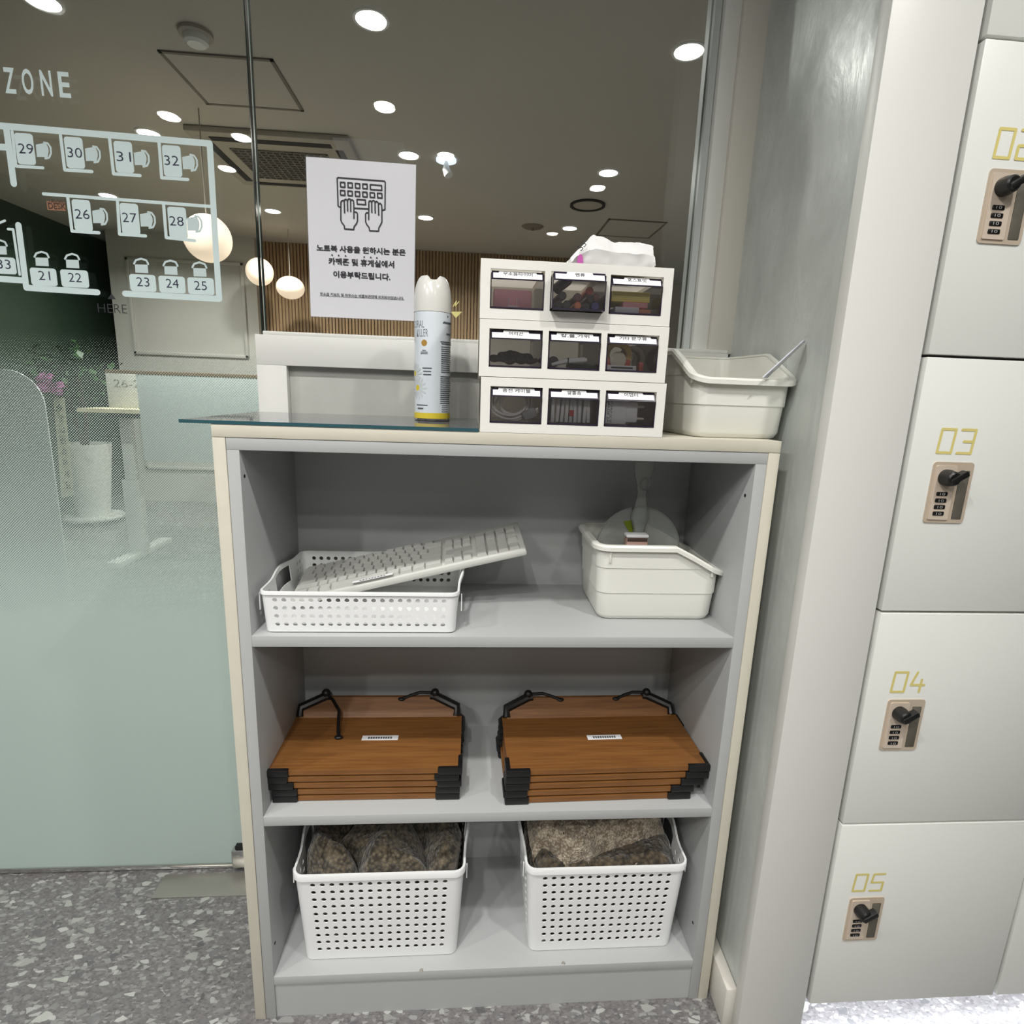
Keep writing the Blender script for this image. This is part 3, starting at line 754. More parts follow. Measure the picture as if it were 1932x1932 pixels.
M_print = mat('soft grey print', (92, 96, 104), .5)
wrap(mb); obj('lettering', mb, M_print, bd); mb = MB()
for k in range(3): mb.ribbon([(B - .0205 + .003*(k==0), 0, .1155 - k*.0026), (B - .0085 - .003*(k == 0), 0, .1155 - k*.0026)], .0012)
for k, (a, b) in enumerate(((-.0165, -.0020), (-.015, -.003), (-.015, -.003))): mb.ribbon([(B + a, 0, .0870 - k*.0052), (B + b, 0, .0870 - k*.0052)], .0020)
mb.ribbon([(B - .030, 0, .0262), (B - .0085, 0, .0262)], .0016); mb.ribbon([(B - .027, 0, .0205), (B - .0165, 0, .0205)], .0024)
wrap(mb); obj('small_print', mb, M_print, bd); mb = MB()
for k in range(27):
    z = .1225 - k * .0034 - (.004 if k > 12 else 0); rr = random.uniform(.70, 1); ex_ = .0150 if k < 13 else .0140
    mb.ribbon([(B + ex_, 0, z), (B + ex_ + .030*rr, 0, z)], .0015)
for k in range(2): mb.ribbon([(B + .0135 + .002*k, 0, .1305 - .003*k), (B + .045, 0, .1305 - .003*k)], .0017)
wrap(mb); obj('information_text', mb, M_print, bd); mb = MB()
for q in range(7): mb.ribbon([(B + .0185 + q*.0036, 0, .1605), (B + .0205 + q*.0036, 0, .1622)], .0026)
mb.ribbon([(B + .028, 0, .1715), (B + .0285, 0, .1715)], .0032); mb.ribbon([(B + .026, 0, .1435), (B + .036, 0, .1435)], .0026)
wrap(mb); obj('upper_print', mb, M_print, bd); mb = MB()
for k in range(4): mb.ribbon([(B + .017, 0, .0262 - k*.0034), (B + .030, 0, .0262 - k*.0034)], .0010)
wrap(mb); obj('lower_print', mb, M_print, bd)
mb = MB(); mb.poly([(B - .0145 + .0052*math.cos(2*PI*k/20), 0, .1275 + .0052*math.sin(2*PI*k/20)) for k in range(20)], (0, .0001, 0)); wrap(mb); obj('medal', mb, mat('bronze gold print', (176, 136, 66), .35), bd)
mb = MB()
for fx, fz, s in ((B - .0285, .0545, .0175), (B - .037, .0785, .0165)):
    for k in range(14):
        a = 2*PI*k/14; mb.ribbon([(fx + .35*s*math.cos(a), 0, fz + .35*s*math.sin(a)), (fx + s*math.cos(a), 0, fz + s*math.sin(a))], .0034)
wrap(mb); obj('daisy_petals', mb, mat('pale petal print', (206, 212, 214), .5), bd)
mb = MB()
for fx, fz in ((B - .0285, .0545), (B - .037, .0785)):
    mb.poly([(fx + .0048*math.cos(2*PI*k/16), -.0001, fz + .0048*math.sin(2*PI*k/16)) for k in range(16)], (0, .0001, 0))
for v in mb.bm.verts:
    a = v.co.x / R0; r = R0 + .0004; v.co = Vector((cx + r*math.sin(a), cy - r*math.cos(a), cz + v.co.z))
obj('daisy_centres', mb, MATS['yellow band'], bd)

# ------------------------------------------------------------------ notice on the glass
sp_ = [(97, 88), (1278, 175), (1255, 1850), (150, 1800)]
Zs = lambda pts, y=.3312: [at(560 + a / 5.683, 280 + b / 5.683, y) for a, b in pts]
c = Zs(sp_, .3322)
t = thing('notice_sheet', 'white printed notice with a keyboard and hands drawing, stuck on the glass', 'notice', (c[0] + c[2]) / 2)
pp = obj('paper', MB().poly(c, (0, .0008, 0)), M_paper, t)
mb = MB(); q = Zs([(84, 72), (1290, 165), (1268, 1866), (140, 1815)], .3331)
mb.poly(q, (0, .0003, 0)); q = Zs([(1150, -65), (1150, 165), (480, 115), (380, -120)], .3335); mb.poly(q, (0, .0002, 0))
obj('clear_sleeve', mb, glass('clear sleeve', (.94, .94, .94), 1.45, .05, .05, (220, 220, 220)), t)
mb = MB(); LW = .0023
def rq(x, y, w, h, sk=.075): return [(x, y), (x + w, y + w*sk), (x + w + 2, y + h + w*sk), (x + 2, y + h)]
mb.ribbon(Zs([(468, 632), (442, 618), (432, 322), (442, 312), (936, 350), (948, 362), (945, 655), (920, 662)]), LW)
mb.ribbon(Zs([(622, 640), (765, 648)]), LW)
for x in (467, 547, 627, 706): mb.ribbon(Zs(rq(x, 362 + (x-467)*.075, 47, 50)), LW, True)
mb.ribbon(Zs(rq(787, 388, 122, 52)), LW, True)
for i in range(6): mb.ribbon(Zs(rq(467 + i*79.5, 449 + i*6, 47, 50)), LW, True)
mb.ribbon(Zs(rq(645, 546, 90, 50)), LW, True)
for pl in ([(512, 690), (508, 572), (498, 556), (480, 562), (472, 580), (472, 770), (482, 795), (510, 830), (512, 862), (610, 870), (614, 838), (640, 805), (650, 780), (650, 700), (640, 685), (622, 680)],
           [(508, 570), (512, 550), (528, 545), (542, 560), (545, 672)], [(545, 560), (552, 542), (568, 540), (576, 552), (578, 676)],
           [(580, 556), (592, 550), (606, 560), (610, 580), (612, 750)],
           [(770, 762), (772, 575), (778, 562), (792, 562), (802, 576), (804, 685)], [(804, 576), (812, 560), (826, 558), (838, 572), (840, 692)],
           [(842, 576), (852, 568), (866, 574), (874, 590), (878, 715)], [(880, 592), (894, 588), (908, 604), (912, 640), (912, 790), (900, 815), (880, 850), (876, 886), (780, 882), (776, 850), (750, 815), (738, 790), (736, 705), (746, 690), (766, 690)]):
    mb.ribbon(Zs(pl), LW)
obj('drawing', mb, M_ink, pp)
mb = MB()
for s, x, y, wd, ht, bo in (('노트북 사용을 원하시는 분은', 692, 1090, 955, 72, .034), ('카페존 및 휴게실에서', 693, 1226, 706, 76, .034), ('이용부탁드립니다.', 698, 1364, 612, 74, .034), ('무소음 키보드 및 마우스는 비품보관대에 비치되어있습니다.', 700, 1583, 900, 34, .014)):
    a, b = Zs([(x - wd/2, y - wd/2*.055), (x + wd/2, y + wd/2*.055)]); m_ = Zs([(x, y)])[0]; h = (Zs([(x, y - ht/2)])[0] - Zs([(x, y + ht/2)])[0]).length
    text(mb, s, upright(m_, math.atan2(-(b.z - a.z), b.x - a.x)), (b - a).length, h, bo)
for x, y in ((377, 1143), (448, 1148), (522, 1153), (722, 1164), (792, 1169), (858, 1174)): mb.ribbon(Zs([(x, y), (x + 1, y)]), .0028)
mb.ribbon(Zs([(250, 1578), (1150, 1624)]), .0006)
obj('lettering', mb, M_ink, pp)

# ------------------------------------------------------------------ drawer units
DW = .2715; DH = .0782; DD = .19
M_case = mat('white drawer case plastic', (232, 230, 224), .4)
M_frame = mat('white drawer frame plastic', (234, 232, 226), .4)
N_, L_ = nodes_of(M_case); tl_ = N_.new('ShaderNodeBsdfTranslucent'); tl_.inputs[0].default_value = (*lin((236, 232, 224)), 1)
mx_ = N_.new('ShaderNodeMixShader'); mx_.inputs[0].default_value = .86
L_.new(N_['Principled BSDF'].outputs[0], mx_.inputs[1]); L_.new(tl_.outputs[0], mx_.inputs[2]); L_.new(mx_.outputs[0], N_['Material Output'].inputs[0])
def shell(mb, x0, y0, z0):
    """A case with three square openings to the front."""
    w = .0137; dv = .0085; ow = (DW - 2*w - 2*dv) / 3
    zb, zt = .0135, .0125
    yb = y0 + DD
    mb.box((x0 + .0003, y0 + .0045, z0 + .0003), (x0 + DW - .0003, yb, z0 + .0055)); mb.box((x0 + .0003, y0 + .0045, z0 + DH - .0035), (x0 + DW - .0003, yb, z0 + DH - .0003))
    mb.box((x0 + .0003, y0 + .0045, z0 + .006), (x0 + .003, yb, z0 + DH - .004)); mb.box((x0 + DW - .003, y0 + .0045, z0 + .006), (x0 + DW - .0003, yb, z0 + DH - .004)); mb.box((x0 + .0035, yb - .003, z0 + .006), (x0 + DW - .0035, yb, z0 + DH - .004))
    out = []; cut = []
    for i in range(3):
        a = x0 + w + i * (ow + dv)
        if i:
            mb.box((a - dv + .001, y0 + .0045, z0 + .0125), (a - .001, yb - .0035, z0 + DH - .004)); cut.append((a - dv, a))
        out.append((a, a + ow))
    fm = MB()
    xs = [x0, x0 + w]
    for p, q in cut: xs += [p, q]
    xs += [x0 + DW - w, x0 + DW]; zs = [z0, z0 + zb, z0 + DH - zt, z0 + DH]
    F = [[[fm.bm.verts.new((xx, yy, zz)) for zz in zs] for xx in xs] for yy in (y0, y0 + .004)]
    def solid(i, k): return 0 <= i < len(xs) - 1 and 0 <= k < 3 and not (k == 1 and i % 2 == 1)
    for i in range(len(xs) - 1):
        for k in range(3):
            if not solid(i, k): continue
            f, g = F
            fm.face((f[i][k], f[i+1][k], f[i+1][k+1], f[i][k+1])); fm.face((g[i][k], g[i][k+1], g[i+1][k+1], g[i+1][k]))
            for (di, dk), (p, q) in (((-1, 0), ((i, k), (i, k+1))), ((1, 0), ((i+1, k), (i+1, k+1))), ((0, -1), ((i, k), (i+1, k))), ((0, 1), ((i, k+1), (i+1, k+1)))):
                if not solid(i + di, k + dk): fm.face((f[p[0]][p[1]], f[q[0]][q[1]], g[q[0]][q[1]], g[p[0]][p[1]]))
    mb.box((x0 + .0035, y0 + .0045, z0 + .006), (x0 + DW - .0035, yb - .0035, z0 + zb - .001))
    return out, z0 + zb, z0 + DH - zt, fm
def drawer(t, a, b, zb, zt, y0, txt, pull=0, tabw=.5):
    y = y0 - .0015 - pull
    g = .0008; a += g; b -= g; zb += g; zt -= g
    mb = MB()
    # sloping front sheet, floor, sides
    mb.poly([(a, y + .003, zb), (b, y + .003, zb), (b, y - .001, zt - .012), (a, y - .001, zt - .012)], (0, .0014, 0))
    mb.box((a, y + .003, zb), (b, y + .15, zb + .0012)); mb.box((a, y + .004, zb), (a + .001, y + .15, zt - .004)); mb.box((b - .001, y + .004, zb), (b, y + .15, zt - .004))
    d = obj('drawer', mb, M_clear, t)
    mb = MB()
    for p, q in (((a, zb), (b, zb + .0016)), ((a, zb), (a + .0011, zt - .012)), ((b - .0011, zb), (b, zt - .012))):
        mb.box((p[0], y + .0005, p[1]), (q[0], y + .0045, q[1]))
    # lip that carries the label
    mb.poly([(a + .001, y - .0015, zt - .0135), (b - .001, y - .0015, zt - .0135), (b - .001, y + .0065, zt - .001), (a + .001, y + .0065, zt - .001)], (0, .002, .0005))
    obj('rim', mb, M_smoke, d)
    n = Vector((0, -.0125, .008)).normalized() * .0007
    def lp(x, k): return Vector((x, y - .0015 + .008*k, zt - .0135 + .0125*k)) + n
    cxx = (a + b) / 2; tw = (b - a) * tabw / 2
    mb = MB(); mb.poly([lp(a + .003, .12), lp(b - .003, .12), lp(b - .003, .72), lp(cxx + tw, .72), lp(cxx + tw - .001, .96), lp(cxx - tw + .001, .96), lp(cxx - tw, .72), lp(a + .003, .72)], n * .3)
    lb = obj('label_card', mb, M_label, d)
    ang = math.atan2(.008, .0125)
    mb = MB(); M = Matrix.Translation(lp(cxx, .66) + n * .6) @ Matrix.Rotation(-ang, 4, 'X') @ UP
    text(mb, txt, M, min(.0068 * len(txt), (b - a) * .62), .0062, .012)
    obj('label_lettering', mb, M_ink, d)
    return (a, b, zb + .0013, y)
units = ((.378, .0, H + .0004, ('충전 케이블', '알콜솜', '어댑터'), 'lowest white three drawer case of the stack, holding cables and adapter'),
         (.3745, -.0005, H + DH + .0012, ('머리끈', '칼,풀,가위', '기타 문구류'), 'middle white three drawer case of the stack, holding hair ties and tape'),
         (.374, .0005, H + 2*DH + .0020, ('무소음타이머', '펜류', '포스트잇'), 'topmost white three drawer case of the stack, holding pens and notes'))
SLOT = {}
for ui, (x0, y0, z0, names, lab) in enumerate(units):
    t = thing('drawer_unit', lab, 'drawer unit', (x0 + DW/2, y0 + DD/2, z0), group='stacked drawer units')
    mb = MB(); out, zb, zt, fm = shell(mb, x0, y0, z0); obj('case', mb, M_case, t); obj('front_frame', fm, M_frame, t)
    for i, ((a, b), nm) in enumerate(zip(out, names)):
        dz = 0
        SLOT[ui, i] = drawer(t, a, b, zb, zt, y0, nm, .016 if (ui, i) == (2, 1) else 0, .72 if len(nm) > 5 else .5)
# --- contents
def into(ui, i): a, b, z, y = SLOT[ui, i]; return (a + b) / 2, z + .0006, y + .010
x, z, y = into(2, 0)
t = thing('silent_timer', 'pink box shaped timer in the top left drawer', 'timer', (x - .004, y + .02, z))
obj('body', MB().box((x - .032, y + .006, z), (x + .022, y + .035, z + .026), .002), mat('dusty pink', (230, 164, 174), .5), t)
obj('stand', MB().box((x - .013, y + .001, z), (x + .003, y + .005, z + .004), .001).tube([(x - .011, y + .003, z + .004), (x - .011, y + .003, z + .014)], .0008, 6).tube([(x + .001, y + .003, z + .004), (x + .001, y + .003, z + .014)], .0008, 6), mat('pale pink', (232, 200, 208), .4), t)
x, z, y = into(2, 1)
penc = [('black', (22, 22, 26)), ('red', (176, 52, 44)), ('blue', (38, 42, 120)), ('wine', (86, 36, 48)), ('orange', (210, 110, 60))]
for k, (dx, h, ci, r, desc) in enumerate(((-.026, .006, 0, .0055, 'black pen lying lowest at the left of the pen drawer'), (-.014, .0065, 0, .006, 'black pen with a pale ring end at the front of the pen drawer'), (.014, .005, 0, .005, 'black pen low in the middle right of the pen drawer'),
      (.026, .006, 2, .0055, 'blue pen at the lower right of the pen drawer'), (-.021, .018, 0, .006, 'black pen on top of the pile at the left of the pen drawer'), (.001, .017, 3, .006, 'wine red pen in the middle of the pen drawer'),
      (.018, .0155, 0, .0055, 'black pen in the right pile of the pen drawer'), (.0265, .018, 3, .0055, 'dark wine pen at the upper right of the pen drawer'), (.0175, .0265, 1, .0055, 'red pen topmost at the right of the pen drawer'), (.001, .006, 4, .005, 'orange pen low in the middle of the pen drawer'))):
    nm, rgb = penc[ci]
    p0 = Vector((x + dx, y + .004 + .002*(k % 3), z + h)); p1 = p0 + Vector((random.uniform(-.004, .004), .12, random.uniform(0, .002)))
    t = thing('pen', desc, 'pen', p0, group='pens in the drawer')
    obj('barrel', MB().tube([p0, p0.lerp(p1, .3), p1], [r, r, r*.8], 12), mat('pen ' + nm, rgb, .35), t)
    obj('end_cap', MB().tube([p0 + Vector((0, -.0008, 0)), p0], [r * .72, r * .78], 12), mat('pen end ' + nm, tuple(min(255, c + 26) for c in rgb), .3), t)
t = thing('marker_pen', 'thick black marker leaning on top of the pens in the middle drawer', 'marker', (x - .02, y + .01, z + .03))
obj('barrel', MB().tube([(x - .031, y + .006, z + .026), (x - .014, y + .012, z + .040), (x - .011, y + .013, z + .0425)], [.0075, .0075, .006], 14), mat('pen black', (22, 22, 26), .35), t)
x, z, y = into(2, 2)
def block(name, lab, cat, a, b, m, grp=None):
    t = thing(name, lab, cat, ((a[0]+b[0])/2, (a[1]+b[1])/2, a[2]), group=grp)
    obj('pad', MB().box(a, b, .0006), m, t)
    mb = MB(); n = 5
    for k in range(1, n): mb.box((a[0] - .0002, a[1] - .0002, a[2] + (b[2]-a[2])*k/n), (b[0] + .0002, a[1] + .0001, a[2] + (b[2]-a[2])*k/n + .0003))
    obj('sheet_edges', mb, mat('sheet edge shade', (176, 170, 160), .7), t)
block('sticky_notes', 'white grey sticky note pad at the front of the notes drawer', 'sticky notes', (x - .026, y + .002, z), (x + .009, y + .04, z + .009), mat('pale grey paper', (228, 228, 238), .6), 'sticky notes')
block('sticky_notes', 'orange sticky note pad at the lower right of the notes drawer', 'sticky notes', (x + .0095, y + .002, z), (x + .026, y + .03, z + .0065), mat('orange paper', (240, 150, 104), .6), 'sticky notes')
block('sticky_notes', 'pink sticky note pad on the grey and orange pads', 'sticky notes', (x - .014, y + .006, z + .0095), (x + .022, y + .05, z + .0165), mat('pink paper', (240, 162, 170), .6), 'sticky notes')
block('sticky_notes', 'yellow sticky note block on top in the notes drawer', 'sticky notes', (x - .031, y + .008, z + .0172), (x + .025, y + .07, z + .031), mat('yellow paper', (240, 224, 116), .6), 'sticky notes')
# hair ties
x, z, y = into(1, 0)
rnd = random.Random(5)
for k, (dx, dy, h, tl) in enumerate(((-.022, .008, .006, .3), (-.006, .006, .010, .7), (.010, .008, .009, .5), (.022, .010, .004, .2), (-.012, .020, .014, .5), (.004, .018, .017, .35), (.016, .022, .010, .6))):
    c = Vector((x + dx, y + .012 + dy, z + .0075 + h * .5)); M = Matrix.Translation(c) @ Matrix.Rotation(tl, 4, 'X') @ Matrix.Rotation(k * 1.1, 4, 'Z')
    mb = MB(); mb.tube([M @ Vector((.011*math.cos(2*PI*i/20), .009*math.sin(2*PI*i/20), .001*math.sin(6*PI*i/20))) for i in range(20)], .0034, 8, closed=True)
    tag(obj('hair_tie', mb, mat('black elastic', (18, 18, 18), .7)), 'black hair tie in the tangle in the middle left drawer', 'hair tie', 'hair ties')
# cutter, scissors grip, green thing
x, z, y = into(1, 1)
t = thing('box_cutter', 'white box cutter lying across the middle drawer', 'cutter', (x, y + .01, z))
obj('handle', MB().tube([(x - .030, y + .006, z + .004), (x - .006, y + .008, z + .0105), (x + .018, y + .010, z + .0125), (x + .022, y + .010, z + .0125)], [.0022, .0042, .0042, .003], 10), M_plastic, t)
obj('slider', MB().box((x - .007, y + .002, z + .007), (x - .0055, y + .006, z + .0145)), M_dark, t)
t = thing('glue_stick', 'dark capped stick behind the white cutter', 'glue stick', (x - .024, y + .02, z))
obj('tube', MB().tube([(x - .026, y + .018, z + .0085), (x - .020, y + .10, z + .0085)], .0083, 16), mat('dark grey plastic', (44, 46, 46), .4), t)
obj('cap', MB().tube([(x - .0262, y + .0165, z + .0085), (x - .026, y + .018, z + .0085)], [.007, .0083], 16), M_black, t)
t = thing('scissors', 'pair of scissors with dark green handles behind the white cutter', 'scissors', (x + .02, y + .03, z))
mb = MB()
for s in (-1, 1): mb.tube([(x + .018 + .010*math.cos(2*PI*i/18) + s*.009, y + .035 + .012*math.sin(2*PI*i/18), z + .0045) for i in range(18)], .0032, 8, closed=True)
obj('handles', mb, mat('dark green plastic', (34, 84, 70), .4), t)
obj('blades', MB().box((x + .014, y + .048, z + .003), (x + .022, y + .12, z + .006)), M_steel, t)
# tape dispenser, tape roll, labelled slip
x, z, y = into(1, 2)
t = thing('tape_dispenser', 'red and yellow tape dispenser in the middle right drawer', 'tape dispenser', (x - .015, y + .02, z))
c = Vector((x - .014, y + .012, z + .018))
mb = MB(); mb.box((x - .032, y + .010, z), (x + .004, y + .022, z + .016), .002)
obj('body', mb, mat('brick red plastic', (196, 84, 62), .4), t)
mb = MB(); mb.lathe([(.0125, -.006), (.021, -.006), (.021, .006), (.0125, .006)], c + Vector((0, .012, .004)), 36, 'Y', cap=False)
obj('tape_roll', mb, mat('yellow tape', (232, 198, 112), .4), t)
obj('centre_disc', MB().lathe([(.012, -.0085), (.012, -.0075)], (x - .016, y + .016, z + .0145), 28, 'Y'), mat('pale disc', (206, 200, 180), .5), t)
t = thing('tape_roll', 'clear tape roll with a red tip behind the dispenser', 'tape', (x + .018, y + .03, z))
mb = MB(); mb.lathe([(.012, -.008), (.019, -.008), (.019, .008), (.012, .008)], (x + .014, y + .045, z + .0192), 32, 'Y', cap=False)
obj('roll', mb, mat('pale tape', (196, 190, 176), .35), t)
obj('red_tip', MB().box((x + .019, y + .018, z), (x + .026, y + .030, z + .014), .002), MATS['brick red plastic'], t)
o = obj('label_slip', MB().box((x - .033, y + .001, z), (x + .010, y + .0018, z + .0068)), M_label)
tag(o, 'small white printed slip leaning at the front of the tape drawer', 'label slip')
o2 = obj('lettering', MB().ribbon([(x - .026, y + .0008, z + .0034), (x + .004, y + .0008, z + .0034)], .0024), M_ink, o)
# charging cable
x, z, y = into(0, 0)
t = thing('charging_cable', 'coiled light grey charging cable in the lower left drawer', 'cable', (x, y + .03, z))
mb = MB(); pts = []
for k in range(150):
    a = 2*PI*k/24; r = .020 + .005*math.sin(k*.21); pts.append((x - .004 + r*1.35*math.cos(a) * (.9 + .1*math.sin(k*.05)), y + .018 + .006*math.sin(a*1.0) + .012*k/150 - .006, z + .0245 + r*math.sin(a)*.95))
mb.tube(pts, .0017, 7); obj('cord', mb, mat('light grey cable', (232, 230, 226), .45), t)
M = Matrix.Translation((x + .021, y + .004, z + .011)) @ Matrix.Rotation(-.45, 4, 'Y')
mb = MB(); mb.box((-.010, -.003, -.007), (.010, .003, .007), .0015, M=M); obj('connector', mb, mat('mid grey connector', (142, 142, 144), .4), t)
mb = MB(); mb.box((.010, -.0015, -.004), (.016, .0015, .004), .0005, M=M); obj('plug', mb, M_steel, t)
# alcohol swabs
x, z, y = into(0, 1); rnd = random.Random(9)
for k in range(9):
    xx = x - .031 + k * .0068
    M = Matrix.Translation((xx, y + .004 + (k % 3)*.001, z)) @ Matrix.Rotation(rnd.uniform(-.06, .06), 4, 'Y') @ Matrix.Rotation(rnd.uniform(-.2, .2), 4, 'Z')
    mb = MB(); mb.box((0, 0, 0.0005), (.0052, .045, .041 - rnd.uniform(0, .004)), .0012, M=M)
    o = obj('alcohol_swab', mb, mat('white foil sachet', (218, 219, 217), .35) if k != 4 else mat('pale foil sachet', (202, 204, 204), .3))
    tag(o, 'white alcohol swab sachet standing in the row in the lower middle drawer' if k != 4 else 'white alcohol swab sachet with red print in the middle of its row', 'swab sachet', 'alcohol swab sachets')
    if k == 4:
        mb = MB(); mb.box((-.0003, -.0006, .010), (.0066, .0002, .019), 0, M=M); obj('red_print', mb, mat('red print', (176, 46, 44), .5), o)
# adapter
x, z, y = into(0, 2)
t = thing('charger_adapter', 'white plug adapter lying with its two pins to the right, in the lower right drawer', 'adapter', (x, y + .02, z))
obj('body', MB().box((x - .034, y + .003, z), (x - .001, y + .028, z + .036), .003), M_plastic, t)
obj('plug_base', MB().box((x - .003, y + .005, z + .003), (x + .016, y + .026, z + .034), .003), M_plastic, t)
for h in (.009, .027): obj('pin', MB().tube([(x + .0155, y + .014, z + h), (x + .027, y + .014, z + h), (x + .0285, y + .014, z + h)], [.0021, .0019, .001], 10), mat('pin beige', (212, 204, 194), .3), t)
mb = MB()
for s, xx in (('OUTPUT DC 5V', x - .0255), ('MADE 2A', x - .0295)): text(mb, s, Matrix.Translation((xx, y + .0028, z + .018)) @ Matrix.Rotation(PI/2, 4, 'Y') @ UP, .031, .0032, .01)
obj('lettering', mb, M_ink, t)

# ------------------------------------------------------------------ tissue pack
zt = H + 3*DH + .0026
t = thing('tissue_pack', 'crumpled white plastic tissue pack lying on the topmost drawer unit', 'tissue pack', (.565, .06, zt))
mb = MB()
def ring(x, hz, w0, w1, zt_=zt, dx=0):
    return [(x, .018, zt_), (x, .11, zt_), (x + dx*.8, .115, zt_ + hz*.5), (x + dx, .10, zt_ + hz*.97), (x + dx, .06, zt_ + hz), (x + dx, .030, zt_ + hz*.95), (x + dx*.6, .014, zt_ + hz*.5)]
R_ = [ring(.503, .006, 0, 0), ring(.506, .022, 0, 0, dx=.004), ring(.520, .038, 0, 0, dx=.006), ring(.534, .047, 0, 0), ring(.552, .043, 0, 0), ring(.566, .038, 0, 0), ring(.590, .040, 0, 0), ring(.606, .039, 0, 0), ring(.619, .034, 0, 0, dx=.003), ring(.6205, .010, 0, 0, dx=.004)]
mb.loft(R_, True, True, True)
bmesh.ops.subdivide_edges(mb.bm, edges=list(mb.bm.edges), cuts=3, use_grid_fill=True)
for v in mb.bm.verts:
    if v.co.z > zt + .001:
        n = noise.noise_vector(v.co * 55) * .0028 + noise.noise_vector(v.co * 130) * .0012; v.co += n; v.co.z = max(v.co.z, zt + .0004)
    else: v.co.z = zt + .0004
obj('wrapper', mb, mat('thin white film', (232, 231, 230), .3), t, smooth=True)
mb = MB(); n_ = 14
a0 = at(1095, 492, .0105); mb.poly([(a0.x + .0042*math.cos(2*PI*k/n_), .0115, a0.z + .009*math.sin(2*PI*k/n_)) for k in range(n_)], (0, .0015, 0)); obj('purple_mark', mb, mat('magenta print', (192, 88, 168), .5), t)
mb = MB(); text(mb, 'SS', upright(at(1098, 464, .013), -.9), .012, .008, 0); obj('lettering', mb, M_ink, t)

# ------------------------------------------------------------------ bins with a low lip
def bin_rings(L, Wd, Hh, low, xs, n=6):
    """Rounded box loft; local x runs to the low end."""
    def ring(z, grow, r=.018):
        pts = []
        x0, x1, y0, y1 = -grow, L + grow, -grow, Wd + grow
        for a, b in rr2(x0, y0, x1, y1, r, n): pts.append((a, b))
        # add points along the long sides so the slope is straight
        out = []
        for i, p in enumerate(pts):
            q = pts[(i+1) % len(pts)]; out.append(p)
            if abs(q[0]-p[0]) > .05:
                for k in sorted((.25, .5, xs / L, .8)): out.append(None if False else (p[0] + (q[0]-p[0]) * (k if q[0] > p[0] else 1-k), p[1])) if q[0] > p[0] else None
                if q[0] < p[0]:
                    for k in sorted((.25, .5, xs / L, .8), reverse=True): out.append((q[0] + (p[0]-q[0]) * k, p[1]))
        def top(x):
            if x <= xs: return Hh
            return Hh + (low - Hh) * (x - xs) / (L + .008 - xs)
        return [Vector((a, b, min(z, top(a)))) for a, b in out]
    levels = [(0, -.012), (.003, -.006), (.010, -.003), (.050, -.0005), (.0512, .0010), (.095, .0025), (.0962, .0038), (Hh, .005)]
    return [ring(z, g) for z, g in levels]
def make_bin(label, loc, rz):
    t = thing('storage_bin', label, 'storage bin', loc, rz, 'white plastic bins with a low lip')
    L, Wd, Hh = .205, .150, .135
    R_ = bin_rings(L, Wd, Hh, .088, .128)
    mb = MB(); mb.loft(R_, True, True, False)
    o = obj('body', mb, M_bin, t, local=True)
    thicken(o, .0022, -1)
    top = R_[-1]; c = Vector((L/2, Wd/2, 0))
    # rolled lip
    mb = MB(); prof = [(-.0015, .0008), (.006, .0010), (.0085, -.002), (.0085, -.0085), (.0068, -.0085), (.0066, -.0022), (-.0012, -.0022)]
    rings = []
    for i, p in enumerate(top):
        q0, q1 = top[i-1], top[(i+1) % len(top)]
        d = (q1 - q0); d.z = 0; d.normalize(); nn = Vector((d.y, -d.x, 0))
        if nn.dot(p - Vector((c.x, c.y, p.z))) < 0: nn = -nn
        rings.append([p + nn * a + Vector((0, 0, b)) for a, b in prof])
    rings.append(rings[0])
    V = [[mb.bm.verts.new(q) for q in r] for r in rings[:-1]]; m = len(prof)
    for i in range(len(V)):
        a, b = V[i], V[(i+1) % len(V)]
        for k in range(m): mb.face((a[k], a[(k+1) % m], b[(k+1) % m], b[k]))
    obj('lip', mb, M_bin, t, local=True)
    for y in (-.0068, Wd + .0068):
        for xx in (.012, .19): obj('rib', MB().box((xx, y - .0022, .082 if xx > .1 else .105), (xx + .0035, y + .0022, .096 if xx > .1 else .128), .0008), M_bin, t, local=True)
    return t
make_bin('white bin with a sloped lip standing on the upper shelf, holding a clear hand fan', (.588, .070, z1 + .0005), 0)
make_bin('ivory bin on the bookcase top beside the drawer units, low lip to the front', (.691, .229, H + .0005), -PI/2 + math.radians(5))
# card leaning out of the upper bin
t = thing('card', 'grey white card leaning out of the top bin against the wall', 'card', (.82, .05, 1.13))
p = [Vector((.796, .007, 1.154)), Vector((.815, .030, 1.155)), Vector((.863, .022, 1.210)), Vector((.847, .0, 1.2085))]
nn = (p[1]-p[0]).cross(p[3]-p[0]).normalized()
obj('sheet', MB().poly(p, nn * .0018), mat('pale grey card', (196, 198, 208), .5), t)
lq = [p[0].lerp(p[3], .22).lerp(p[1].lerp(p[2], .22), .08), p[0].lerp(p[3], .22).lerp(p[1].lerp(p[2], .22), .45), p[0].lerp(p[3], .95).lerp(p[1].lerp(p[2], .95), .45), p[0].lerp(p[3], .95).lerp(p[1].lerp(p[2], .95), .08)]
up = nn if nn.dot(CAM_LOC - p[0]) > 0 else -nn
obj('label_strip', MB().poly([q + (up * .0022 if up == nn else up*.0003) for q in lq], up * .0002), M_label, t)
